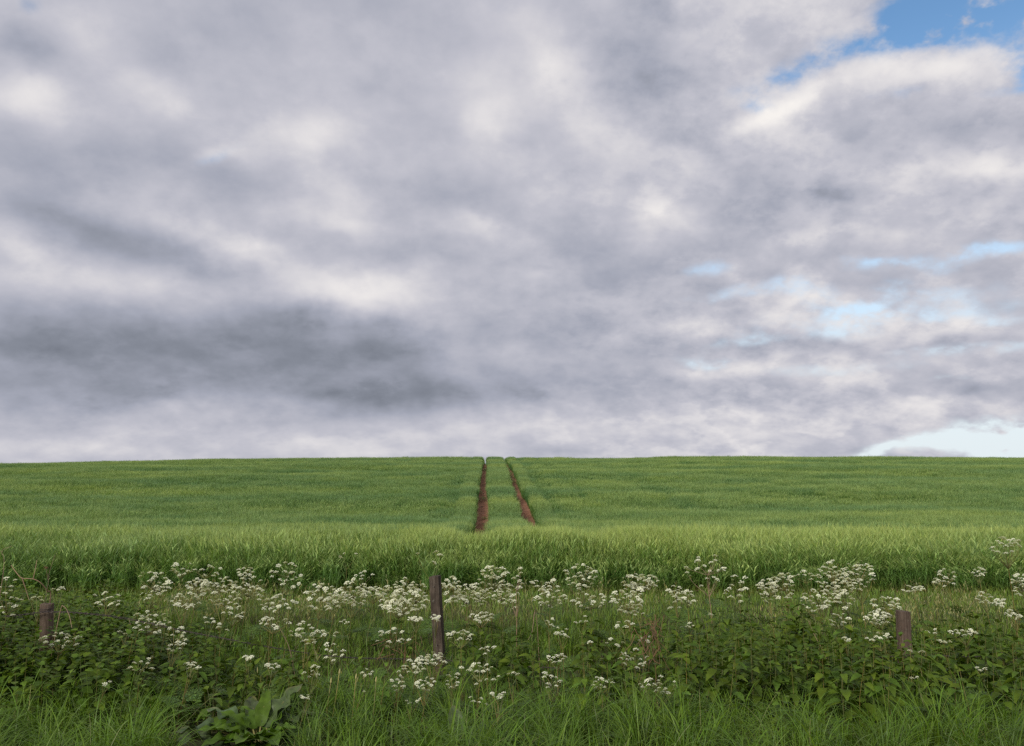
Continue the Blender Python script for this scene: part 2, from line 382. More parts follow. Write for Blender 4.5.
while y < 108:
    st = .135 if y < 60 else .16
    for k in (0, 1):
        u = np.arange(-1.05, 1.05, st); X = trk_x(k, y) + u + N.uniform(-.05, .05, len(u)); Y = y + N.uniform(-.06, .06, len(u))
        d0 = np.abs(X - trk_x(0, Y)); d1 = np.abs(X - trk_x(1, Y))
        own = (d0 <= d1) if k == 0 else (d1 < d0)
        ok = own & (np.minimum(d0, d1) - np.interp(y, [25, 36, 60, 80], [.40, .39, .30, .26]) > .045 * N.uniform(-.6, 1.4, len(u)))
        if y < 13: ok = own & (np.abs(u) < 1.0)
        pts_small.append(np.stack([X[ok], Y[ok]], 1))
    y += st
k = 2600      # thin, shorter plants straggling along the foot of the crop
pts_small.append(np.stack([N.uniform(-13, 13, k), 11.45 - np.abs(N.normal(0, .26, k))], 1))
for k in (0, 1):
    yq = N.uniform(32, 85, 26); pts_small.append(np.stack([trk_x(k, yq) + N.normal(0, .22, 26), yq], 1))
pb, ps = np.vstack(pts_big), np.vstack(pts_small)
pa = np.vstack([pb, ps]); n = len(pa)
X, Y = pa[:, 0], pa[:, 1]
hs = 1 + 1.5 * (hscale(X, Y) - 1)
edge = np.minimum(np.abs(X - trk_x(0, Y)), np.abs(X - trk_x(1, Y)))
hs = np.where(edge < .45, hs * (.90 + .2 * edge), hs)
fr = np.clip((11.45 - Y) / .5, 0, 1)
hs = np.where((Y < 11.46) & (np.arange(n) >= len(pb)), N.uniform(.45, .95, n) - .25 * fr, hs)
hs[-52:] *= N.uniform(.2, .4, 52)
hs = hs * (1 - .45 * bare(X, Y)) * np.interp(Y + .25 * wob(X, Y, 1.7, 9), [11.2, 11.9, 12.8, 14], [.86, .95, 1, 1])
seam = np.zeros(n)
for off_, y0, y1, st in ((-1.85, 30, 55, .8), (1.35 + 1.76, 34, 92, .8), (4.9, 40, 92, .6), (9.5, 36, 92, .5), (-7.5, 40, 92, .5), (-15, 34, 92, .5), (17, 36, 92, .5)):
    dl = np.abs(X - (trk_x(0, Y) + .24 + off_)); seam = np.maximum(seam, st * (dl < .42) * (Y > y0) * (Y < y1))
hs = hs * (1 - .13 * seam)
var = np.concatenate([N.integers(0, 6, len(pb)), 6 + N.integers(0, 5, len(ps))])
wl = .13 * wob(X, Y, .3, 5.0)
rot = np.stack([wl + N.normal(0, .03, n), .10 * wob(X, Y, .4, 8.0) + N.normal(0, .03, n), N.uniform(0, 6.28, n)], 1)
sc3 = np.stack([np.ones(n), np.ones(n), hs], 1)
crop = instancer('barley_crop', big + small, np.stack([X, Y, H(X, Y) + .02], 1), rot, sc3, var, np.clip(tone_at(X, Y) + .45 * np.exp(-((Y - 14.5) / 3.2) ** 2) - .08 * (Y > 19) - .4 * seam + N.normal(0, .10, n), 0, 1))  # grazing-angle brightness of the near crop tops is put into tone, darker beyond
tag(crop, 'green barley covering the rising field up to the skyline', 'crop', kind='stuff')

# ------------------------------------------------------------------ grasses
def grass_obj(name, X, Y, L, W, lean, curl, segs, mat, label, rnd=None, dz=0., az=None, cat='grass'):
    n = len(X); P = np.stack([X, Y, H(X, Y) + dz - .01], 1)
    az = N.uniform(0, 2 * math.pi, n) if az is None else az
    V, Fq, h, k = blades(P, L, W, az, lean, curl, segs, twist=az + math.pi / 2 + N.normal(0, .5, n))
    r = N.uniform(0, 1, n) if rnd is None else rnd
    A = Acc(); A.add(V, Fq, 0, np.repeat(r, k), h)
    o = link(name, A.mesh(name, [mat])); tag(o, label, cat, kind='stuff'); return o, V.reshape(n, k, 3)

def pxcol(X, Y): return 512 + F * X / Y
def nettle_density(X, Y):
    c = pxcol(X, Y)
    right = np.interp(c, [540, 600, 680, 760, 1100], [0, .45, .95, 1, 1]) * np.interp(Y, [5.15, 5.5, 7.2, 8.0], [0, 1, 1, 0])
    mid = np.interp(c, [420, 455, 540, 600], [0, .6, .6, 0]) * np.interp(Y, [5.3, 5.7, 6.8, 7.4], [0, .8, .6, 0])
    left = np.interp(c, [170, 200, 300, 345], [0, 1, 1, 0]) * np.interp(Y, [4.95, 5.2, 6.6, 7.2], [0, 1, 1, 0])
    return np.clip(np.maximum(np.maximum(right, mid), left), 0, 1)
def bush_density(X, Y):
    c = pxcol(X, Y)
    return np.interp(c, [-200, 150, 215], [1, 1, 0]) * np.interp(Y, [5.25, 5.7, 7.7, 8.2], [0, 1, 1, 0])

# long lush verge grass in tufts
n = 2900
tx, ty = N.uniform(-6.5, 6.5, n), N.uniform(2.3, 6.4, n)
c = pxcol(tx, ty)
front = np.interp(c, [-100, 170, 200, 290, 320, 430, 520, 620, 700, 1100], [5.9, 5.9, 4.5, 4.5, 6.0, 6.0, 5.9, 5.6, 5.35, 5.35])
kp = ((ty < front) | (N.uniform(0, 1, n) < .10)) & ~((np.abs(c - 248) < 66) & (ty > 3.0) & (ty < 5.0) & (N.uniform(0, 1, n) < .93))
tx, ty = tx[kp], ty[kp]; n = len(tx)
m_ = N.integers(20, 46, n); idx = np.repeat(np.arange(n), m_); k = len(idx)
ta = N.uniform(0, 6.28, n); tl = np.clip(N.normal(.31, .075, n) + .06 * wob(tx, ty, 1.6, 3), .2, .6)
X = tx[idx] + N.normal(0, .036, k); Y = ty[idx] + N.normal(0, .036, k)
arch = N.uniform(0, 1, k) < .62
L = tl[idx] * N.uniform(.55, 1.3, k) * np.where(arch, 1.3, .9)
o, _ = grass_obj('verge_grass', X, Y, L, N.uniform(.0035, .0078, k), np.abs(N.normal(.16, .16, k)), np.where(arch, N.uniform(1.7, 3.3, k), N.uniform(.3, 1.5, k)), 8, M_grass,
    'long lush green grass filling the verge along the bottom of the photo', np.clip(N.uniform(0, 1, n)[idx] * .6 + N.uniform(0, .4, k), 0, 1), az=ta[idx] + N.normal(0, .8, k))

k = 1500
X, Y = N.uniform(-6.5, 6.5, k), N.uniform(3.2, 6.3, k)
grass_obj('dry_grass', X, Y, N.uniform(.15, .45, k), N.uniform(.003, .006, k), N.uniform(.1, .9, k), N.uniform(.4, 2.4, k), 5, M_straw,
    'scattered straw-coloured dead blades bent over among the verge grass')
# mid-height grass between the fence and the margin
k = 26000
X, Y = N.uniform(-8.5, 8.5, k), N.uniform(5.3, 8.9, k)
dn = np.maximum(nettle_density(X, Y), bush_density(X, Y))
pr = (1 - .82 * dn) * (.6 + .4 * wob(X, Y, 2.0, 6)); kp = N.uniform(0, 1, k) < pr; X, Y = X[kp], Y[kp]; k = len(X)
L = np.interp(Y, [5.3, 7, 8.0, 8.8], [.36, .36, .28, .17]) * N.uniform(.6, 1.35, k)
grass_obj('tall_grass', X, Y, L, N.uniform(.005, .009, k), np.abs(N.normal(.1, .12, k)), N.uniform(.2, 1.9, k), 5, M_grass,
    'green grass growing among the flowers behind the fence posts')

# short margin grass at the crop's edge
k = 86000
X, Y = N.uniform(-12, 12, k), N.uniform(7.9, 11.6, k)
L = N.uniform(.07, .20, k) * np.interp(Y, [7.9, 9.2, 10.7, 11.2], [1.2, .65, .75, 1.5])
grass_obj('margin_grass', X, Y, L, N.uniform(.006, .010, k), np.abs(N.normal(.15, .2, k)), N.uniform(.1, 1.3, k), 3, M_meadow,
    'short pale green grass strip along the foot of the barley')

# pale seeding grasses
sx, sy, hh_ = [], [], []
for (px, Y0, w, cnt) in ((255, 8.8, 1.0, 420), (180, 8.6, .5, 160), (330, 8.8, .5, 160), (960, 8.6, .35, 170), (905, 8.6, .35, 150), (930, 8.9, .5, 120), (880, 8.2, .4, 90), (560, 9.2, .8, 120), (420, 8.8, .8, 180), (500, 8.5, .6, 130), (790, 8.2, .5, 130), (640, 8.9, .9, 110), (335, 5.3, .3, 14)):
    cnt = int(cnt * .5)
    sx.append((px - 512) / F * Y0 + N.normal(0, w * .5, cnt)); sy.append(Y0 + N.normal(0, .25, cnt)); hh_.append(N.uniform(.30, .52, cnt))
X, Y, L = map(np.concatenate, (sx, sy, hh_)); k = len(X)
o, V = grass_obj('seeding_grass', X, Y, L, np.full(k, .0028), np.abs(N.normal(.08, .1, k)), N.uniform(.1, .9, k), 5, M_straw,
    'thin pale grass stems with feathery seed heads near the field edge')
tips = V[:, -2:].mean(1); prev = V[:, -6:-4].mean(1); A = Acc()
for q in range(5):
    f = N.uniform(.1, 1.05, k)[:, None]; az = N.uniform(0, 6.28, k)
    VV, Fq, h, kk = blades(prev + (tips - prev) * f, N.uniform(.025, .05, k), np.full(k, .006), az, N.uniform(.2, .9, k), N.uniform(0, .6, k), 2, prof=[.3, 1, .3])
    A.add(VV, Fq, 0, np.repeat(N.uniform(0, 1, k), kk), .8 + .2 * h)
link('seed_head', A.mesh('seed_head', [M_straw]), o)['kind'] = 'stuff'

# ------------------------------------------------------------------ leaf templates
def serrate_leaf(wid, teeth, fold=.25, droop=.25):
    """pointed toothed leaf along +Y, length 1, folded on its midrib"""
    V, Fq = [], []
    T = np.linspace(0, 1, teeth * 2 + 1)
    for i, t in enumerate(T):
        w = wid * (math.sin(math.pi * min(1, t ** .62)) ** .85) * (1 + (.16 if i % 2 else -.10)) * .5 + (.0 if 0 < t < 1 else 0)
        z0 = -droop * t * t
        V += [(-w, t - (.03 if i % 2 == 0 else 0), z0 + fold * w), (0, t, z0), (w, t - (.03 if i % 2 == 0 else 0), z0 + fold * w)]
    for i in range(len(T) - 1):
        a = i * 3
        Fq += [(a, a + 1, a + 4, a + 3), (a + 1, a + 2, a + 5, a + 4)]
    return np.array(V, float), np.array(Fq, int)
NET_V, NET_F = serrate_leaf(.52, 5, .35, .30)
BRD_V, BRD_F = serrate_leaf(.72, 3, .22, .22)

# nettles
def plants_of_leaves(px, py, hts, z0, TV, TF, spacing, size, up_lean, mat_leaf, name, label, cat, whorl=2, stem_r=.0022, petiole=.02):
    A = Acc(); pos, fw, up, sz, rn = [], [], [], [], []
    for x, y, h, z in zip(px, py, hts, z0):
        la, lm = N.uniform(0, 6.28), abs(N.normal(0, up_lean)); ax = np.array([math.cos(la) * math.sin(lm), math.sin(la) * math.sin(lm), math.cos(lm)])
        b = np.array([x, y, z]); top = b + ax * h
        pth = np.array([b, b + ax * h * .5 + np.array([N.normal(0, .012), N.normal(0, .012), 0]), top])
        Vt, Ft = tube(pth, [stem_r * 1.4, stem_r, stem_r * .5], 3); r0 = N.uniform(0, 1)
        A.add(Vt, Ft, 1, r0, .5)
        s = h * .22; ph = N.uniform(0, 6.28)
        while s < h + .001:
            t = s / h; ctr = b + ax * s
            ls = size * (1.0 - .55 * max(0, (t - .55) / .45)) * N.uniform(.8, 1.2)
            for q in range(whorl):
                a = ph + q * 2 * math.pi / whorl + N.normal(0, .2)
                el = N.normal(-.12, .2) + .75 * max(0, (t - .8) / .2)
                d = np.array([math.cos(a) * math.cos(el), math.sin(a) * math.cos(el), math.sin(el)])
                pos.append(ctr + d * petiole * N.uniform(.7, 1.3)); fw.append(d); up.append([N.normal(0, .25), N.normal(0, .25), 1]); sz.append(ls); rn.append(np.clip(r0 * .45 + N.uniform(0, .55), 0, 1))
            ph += math.pi / 2 if whorl == 2 else 2.4
            s += spacing * N.uniform(.8, 1.2) * (1 - .4 * t)
    pos, fw, up, sz, rn = map(np.array, (pos, fw, up, sz, rn))
    V, Fq = scatter(TV, TF, pos, frames(fw, up), sz)
    A.add(V, Fq, 0, np.repeat(rn, len(TV)), np.tile(TV[:, 1], len(pos)))
    o = link(name, A.mesh(name, [mat_leaf, M_stem])); tag(o, label, cat, kind='stuff'); return o

k = 5200
X, Y = N.uniform(-4.6, 8.0, k), N.uniform(4.9, 8.1, k)
kp = N.uniform(0, 1, k) < nettle_density(X, Y) * .25
X, Y = X[kp], Y[kp]
hts = np.clip(N.normal(.51, .07, len(X)), .3, .68) * np.interp(Y, [5.1, 5.8, 8], [.85, 1, 1.0])
hts = hts * np.where(X < -1, .82, 1)
X = np.concatenate([X, N.uniform(2.85, 3.65, 16)]); Y = np.concatenate([Y, N.uniform(6.15, 6.6, 16)]); hts = np.concatenate([hts, N.uniform(.44, .50, 16)])
plants_of_leaves(X, Y, hts, H(X, Y), NET_V, NET_F, .072, .118, .10, M_nettle, 'nettle_bed', 'dark green stinging nettles massed in front of the fence posts', 'nettles')

# leafy undergrowth on the left, heaped higher round the round post
k = 2600
X, Y = N.uniform(-6.6, -2.2, k), N.uniform(5.2, 8.2, k)
kp = N.uniform(0, 1, k) < bush_density(X, Y) * .40
X, Y = X[kp], Y[kp]; c = pxcol(X, Y)
top = np.interp(c, [-60, 0, 25, 60, 75, 90, 130, 150, 215], [.85, .84, .78, .66, .60, .74, .74, .55, .42]) * np.interp(Y, [5.2, 5.8, 6.5, 8.2], [.55, .90, 1.0, 1.0])
plants_of_leaves(X, Y, top * N.uniform(.7, 1.08, len(X)), H(X, Y), BRD_V, BRD_F, .062, .088, .26, M_bush, 'leafy_undergrowth', 'leafy green undergrowth heaped around the round fence post', 'undergrowth', whorl=3, petiole=.035)

# low broad-leaved weeds among the grass
k = 420
X, Y = N.uniform(-6, 7, k), N.uniform(5.0, 7.6, k); dn = np.maximum(nettle_density(X, Y), bush_density(X, Y)); kp = N.uniform(0, 1, k) < (1 - dn); X, Y = X[kp], Y[kp]
plants_of_leaves(X, Y, N.uniform(.18, .42, len(X)), H(X, Y), BRD_V, BRD_F, .06, .07, .25, M_bush, 'verge_weeds', 'small leafy weeds among the grass round the square fence post', 'weeds', whorl=2)

# ------------------------------------------------------------------ fence posts and wire
def square_post(base, top, w, d, rotz, mat, slope=.006, bottom=.35):
    """sawn post as a real tapered, slightly worn box"""
    base, top = Vector(base), Vector(top); ax = (top - base); Lh = ax.length
    A = Acc(); V = []; rows = 14; prof = []
    for ix, iy in ((-1, -1), (-.8, -1.03), (0, -1.02), (.8, -1.03), (1, -1), (1.03, -.8), (1.02, 0), (1.03, .8), (1, 1), (.8, 1.03), (0, 1.02), (-.8, 1.03), (-1, 1), (-1.03, .8), (-1.02, 0), (-1.03, -.8)):
        if abs(ix) == 1 and abs(iy) == 1: ix, iy = ix * .96, iy * .96
        prof.append((ix * w / 2, iy * d / 2))
    c, s = math.cos(rotz), math.sin(rotz)
    for r in range(rows + 1):
        t = r / rows; ctr = ax * t - ax * (bottom / Lh) * (1 - t)
        for (x, y) in prof:
            j = 1 + R.uniform(-.025, .025)
            V.append((ctr.x + (x * c - y * s) * j, ctr.y + (x * s + y * c) * j, ctr.z + (slope * x / w * 2 + R.uniform(-.003, .003) if r == rows else 0)))
    n = len(prof); Fq = []
    for r in range(rows):
        for i in range(n):
            k = (i + 1) % n; Fq.append((r * n + i, r * n + k, (r + 1) * n + k, (r + 1) * n + i))
    A.add(V, Fq)
    tv = [V[rows * n + i] for i in range(n)]; ctr = np.mean(np.array(tv), 0) + [0, 0, .004]
    A.add(tv + [tuple(ctr)], [(i, (i + 1) % n, n) for i in range(n)])
    return A.mesh('fence_post', [mat]), c, s

ptop = at(435, 576, 7.2); pbase = Vector(at(439, 652, 7.2)); pbase.z = float(H(pbase.x, 7.2)); pbase.x = at(441.5, 690, 7.2).x
me, c_, s_ = square_post(pbase, ptop, .086, .078, rad(-14), M_post)
post_c = link('fence_post', me, loc=pbase); tag(post_c, 'tall dark square-sawn fence post with nail holes standing among white flowers', 'fence post', 'old fence posts')
def nail(parent, wpos, wnorm, r=.0045, length=.014):
    w = Vector(wnorm).normalized(); a = Vector(wpos) - Vector(parent.location)
    pth = [a - w * .01, a + w * length * .7, a + w * length * .72, a + w * length]
    V, Fq = tube(pth, [r * .5, r * .5, r, r * .9], 8); A = Acc(); A.add(V, Fq)
    n = len(V); A.add(V[-8:], [(0, 1, 2, 3), (0, 3, 4, 7), (4, 5, 6, 7)])
    return link('nail', A.mesh('nail', [M_wire]), parent)
fn = Vector((math.sin(rad(-14)), -math.cos(rad(-14)), 0))
def on_post(tz): 
    q = pbase.lerp(ptop, tz); return q + fn * .040
Lz = ptop.z - pbase.z
nail(post_c, on_post(1 - .085 / Lz), fn); nail(post_c, on_post(1 - .58 / Lz), fn)

def round_post(base, top, r, mat, sides=20):
    base, top = Vector(base), Vector(top); ax = top - base; A = Acc(); V = []; rows = 12
    ph = [R.uniform(0, 6.28) for _ in range(3)]
    for k in range(rows + 3):
        t = min(k / rows, 1); ctr = ax * t - ax.normalized() * .35 * (1 - t)
        sh = 1 if k <= rows else (.93 if k == rows + 1 else .55)
        for i in range(sides):
            a = i / sides * 2 * math.pi
            rr = r * sh * (1 + .04 * math.sin(2 * a + ph[0]) + .025 * math.sin(5 * a + ph[1]) + R.uniform(-.01, .01))
            V.append((ctr.x + rr * math.cos(a), ctr.y + rr * math.sin(a), ctr.z + (.004 if k > rows else 0) + (.002 * math.sin(3 * a) if k >= rows else 0)))
    Fq = []
    for k in range(rows + 2):
        for i in range(sides):
            j = (i + 1) % sides; Fq.append((k * sides + i, k * sides + j, (k + 1) * sides + j, (k + 1) * sides + i))
    A.add(V, Fq); A.add(V[-sides:] + [tuple(np.mean(np.array(V[-sides:]), 0))], [(i, (i + 1) % sides, sides) for i in range(sides)])
    return A.mesh('fence_post', [mat])
ltop = at(47, 604, 6.4); lb = Vector((at(48.5, 660, 6.4).x, 6.4, float(H(ltop.x, 6.4))))
post_l = link('fence_post', round_post(lb, ltop, .046, M_post3), loc=lb); tag(post_l, 'short round fence post wrapped with barbed wire in leafy undergrowth', 'fence post', 'old fence posts')
rtop = at(903, 611, 6.9); rb = Vector((at(904.5, 660, 6.9).x, 6.9, float(H(rtop.x, 6.9))))
me, _, _ = square_post(rb, rtop, .088, .082, rad(9), M_post2, slope=-.004)
post_r = link('fence_post', me, loc=rb); tag(post_r, 'short reddish-brown square fence post half sunk in nettles', 'fence post', 'old fence posts')

# barbed wire: two strands twisted together, with barbs, along the posts' near side
wl_ = at(47, 612, 6.33); wc = at(438, 660, 7.13); wr = at(904, 656, 6.83)
knots = [at(-190, 616, 6.1), at(-60, 619, 6.2), at(10, 616, 6.27), wl_, at(85, 613.5, 6.38), at(128, 619, 6.5), at(210, 636, 6.65), at(330, 656, 6.9), wc, at(560, 668, 7.05), at(720, 668, 6.98), wr, at(1060, 660, 6.8), at(1200, 660, 6.7)]
pth = curve(knots, 60); A = Acc()
sarc = np.concatenate([[0], np.cumsum(np.linalg.norm(np.diff(pth, axis=0), axis=1))])
for ph in (0, math.pi):
    q = pth.copy(); q[:, 2] += .0045 * np.cos(sarc * 75 + ph); q[:, 1] += .0045 * np.sin(sarc * 75 + ph)
    V, Fq = tube(q, .0028, 5); A.add(V, Fq)
d = .06
while d < sarc[-1]:
    cpt = np.array([np.interp(d, sarc, pth[:, i]) for i in range(3)])
    for q in range(2):
        a = R.uniform(0, 3.14); v = np.array([R.uniform(-.35, .35), math.cos(a), math.sin(a)]) * .024
        V, Fq = tube([cpt - v, cpt - v * .3 + [.003, 0, 0], cpt + v * .3 - [.003, 0, 0], cpt + v], [.0006, .0016, .0016, .0006], 4); A.add(V, Fq)
    d += .125
th = np.linspace(0, 2 * math.pi * 2.1, 50)
ring = np.stack([ltop.x + .0500 * np.cos(th) - .002, 6.4 + .0500 * np.sin(th), wl_.z - .004 + .0035 * th / 2], 1)
V, Fq = tube(ring, .0021, 5); A.add(V, Fq)
tag(link('barbed_wire', A.mesh('barbed_wire', [M_wire])), 'rusty twisted barbed wire strung slackly from post to post through the weeds', 'wire')
for pc in ((post_c, wc, fn), (post_r, wr, Vector((0, -1, 0)))):
    a = Vector(pc[1]) - Vector(pc[0].location)
    V, Fq = tube(curve([a + Vector((-.012, .035, .012)), a + Vector((-.010, -.008, .010)), a + Vector((.0, -.011, 0)), a + Vector((.010, -.008, -.010)), a + Vector((.012, .035, -.012))], 5), .0018, 5)
    A = Acc(); A.add(V, Fq); link('staple', A.mesh('staple', [M_wire]), pc[0])

# ------------------------------------------------------------------ cow parsley
def umbel_mesh(seed, rad_, nu, young=False):
    g = random.Random(seed); A = Acc(); ga = 2.39996
    for i in range(nu):
        rr = rad_ * math.sqrt((i + .5) / nu) * g.uniform(.9, 1.08); a = i * ga + g.uniform(-.2, .2)
        c = np.array([rr * math.cos(a), rr * math.sin(a), .004 - .5 * rr * rr / rad_ + g.uniform(-.0025, .0025)])
        V, Fq = tube(np.array([[0, 0, -.028], c * .55 + [0, 0, -.010], c - [0, 0, .003]]), [.0008, .0006, .0005], 3); A.add(V, Fq, 1, .4, .8)
        cr = rad_ * .27 * g.uniform(.8, 1.15); nf = 13 if not young else 7
        for k in range(nf):
            ra = cr * math.sqrt((k + .4) / nf); b = k * ga + g.uniform(-.3, .3)
            f = c + np.array([ra * math.cos(b), ra * math.sin(b), .003 - .75 * ra * ra / cr + g.uniform(-.001, .001)])
            s = rad_ * .105 * g.uniform(.8, 1.3) * (.8 if young else 1); t = g.uniform(0, 1.57); tx_, ty_ = g.uniform(-.5, .5), g.uniform(-.5, .5)
            pts = []
            for q in range(4):
                w = t + q * math.pi / 2; x, y = s * math.cos(w), s * math.sin(w); pts.append(f + np.array([x, y, tx_ * x + ty_ * y]))
            A.add(pts, [(0, 1, 2, 3)], 0, g.random(), g.uniform(.3, 1))
    return A.mesh('umbel', [M_bud if young else M_petal, M_stem])
UMB = [umbel_mesh(s, .033, nu) for s, nu in ((1, 13), (2, 11), (3, 15), (4, 9), (5, 12), (6, 10))]
YNG = [umbel_mesh(s, .022, nu, True) for s, nu in ((21, 9), (22, 8))]

def fern_leaf(seed):
    """feathery three-times-divided leaf along +Y, length 1"""
    g = random.Random(seed); A = Acc()
    def leaflet(p, d, L, w):
        s = np.array([-d[1], d[0], 0]) * w; z = np.array([0, 0, g.uniform(-.02, .02)])
        A.add([p, p + d * L * .45 + s + z, p + d * L, p + d * L * .45 - s + z], [(0, 1, 2, 3)], 0, g.random(), g.random())
    V, Fq = tube([[0, -.25, -.1], [0, .4, .03], [0, 1, -.05]], [.008, .006, .002], 3); A.add(V, Fq, 1, .5, .6)
    for i in range(7):
        t = .12 + .86 * i / 7
        for sd in (-1, 1):
            L = (.50 * (1 - t) ** .8 + .08); a = rad(58 - 18 * t); d = np.array([sd * math.sin(a), math.cos(a), 0.])
            o = np.array([0, t, .06 * math.sin(t * 3)])
            m = max(3, int(6 * (1 - t)) + 2)
            for k in range(m):
                u = (k + .4) / m; q = o + d * L * u + np.array([0, 0, -.10 * u * L])
                for s2 in (-1, 1):
                    b = math.atan2(d[1], d[0]) + s2 * rad(48); dd = np.array([math.cos(b), math.sin(b), g.uniform(-.2, .1)])
                    ll = L * .36 * (1 - u * .7) + .03; leaflet(q, dd, ll, ll * .24)
            leaflet(o + d * L * .8, d, L * .3, L * .07)
    leaflet(np.array([0, .95, 0.]), np.array([0, 1., 0]), .12, .03)
    return A.mesh('leaf', [M_fern, M_stem])
FERN = [fern_leaf(s) for s in (1, 2, 3)]

GRP = 'cow parsley plants in flower along the fence'
def cow_parsley(px, row, hw, hh, nu, Y, label, umbels=None, young=.12, brown=False, size=1.0, nleaf=3):
    """one plant: stem with branches, its umbels and its feathery leaves; umbels may be given as pixels"""
    bx = (px + R.uniform(-.35, .35) * hw - 512) / F * Y; base = Vector((bx, Y, float(H(bx, Y)) - .01))
    root = bpy.data.objects.new('cow_parsley', None); COL.objects.link(root); root.location = base; root.empty_display_size = .1
    tag(root, label, 'cow parsley', GRP)
    heads = []
    if umbels: heads = [(u, v, Y + R.uniform(-.12, .12)) for (u, v) in umbels]
    tries = 0
    while len(heads) < nu and tries < 400:
        tries += 1
        a = R.uniform(0, 6.28); q = math.sqrt(R.random()); u = px + hw * q * math.cos(a) * 1.2; v = row + hh * .5 + hh * .5 * q * math.sin(a)
        if all(abs(u - b[0]) / 5.9 + abs(v - b[1]) / 3.4 > 1 for b in heads) or tries > 300: heads.append((u, v, Y + R.uniform(-.22, .22)))
    pts = [at(u, v, yy) - base for (u, v, yy) in heads]
    A = Acc(); top = max(p.z for p in pts)
    mean = sum(pts, Vector()) / len(pts)
    node = Vector((mean.x * .55, mean.y * .55, top * .48)); r0 = R.random() if not brown else .93
    crown = Vector((mean.x * .85, mean.y * .85, top * .74))
    V, Fq = tube(curve([(0, 0, -.03), node * .5 + Vector((R.uniform(-.01, .01), R.uniform(-.01, .01), 0)), node, crown], 5), np.linspace(.0042, .0022, 15) * (1.2 if brown else 1), 5); A.add(V, Fq, 0, r0, .3)
    for p in pts:
        st = crown if p.z > crown.z + .05 else (node if p.z > node.z + .04 else node * .6)
        mid = st.lerp(p, .55) + Vector((p.x - st.x, p.y - st.y, 0)) * .18
        V, Fq = tube(curve([st, mid, p - Vector((0, 0, .026))], 5), np.linspace(.0019, .0010, 10), 4); A.add(V, Fq, 0, np.clip(r0 + R.uniform(-.1, .1), 0, 1), .6)
    link('stem', A.mesh('stem', [M_stem if not brown else M_dead]), root)
    for i, p in enumerate(pts):
        yng = (not umbels) and R.random() < young
        o = link('umbel', R.choice(YNG if yng else UMB), root, p)
        s = size * R.uniform(.52, 1.0) * min(1.0, max(.5, .5 + (Y - 4.8) * .16)); o.scale = (s, s, s * R.uniform(.85, 1.3)); o.rotation_euler = (R.gauss(-.06, .22), R.gauss(0, .22), R.uniform(0, 6.28))
    for i in range(nleaf):
        z = top * R.uniform(.12, .5); a = R.uniform(0, 6.28); s = R.uniform(.13, .24)
        o = link('leaf', R.choice(FERN), root, node * (z / max(node.z, .01)) if z < node.z else node)
        o.scale = (s, s, s); o.rotation_euler = (R.uniform(-.1, .5), R.uniform(-.3, .3), a)
    return root

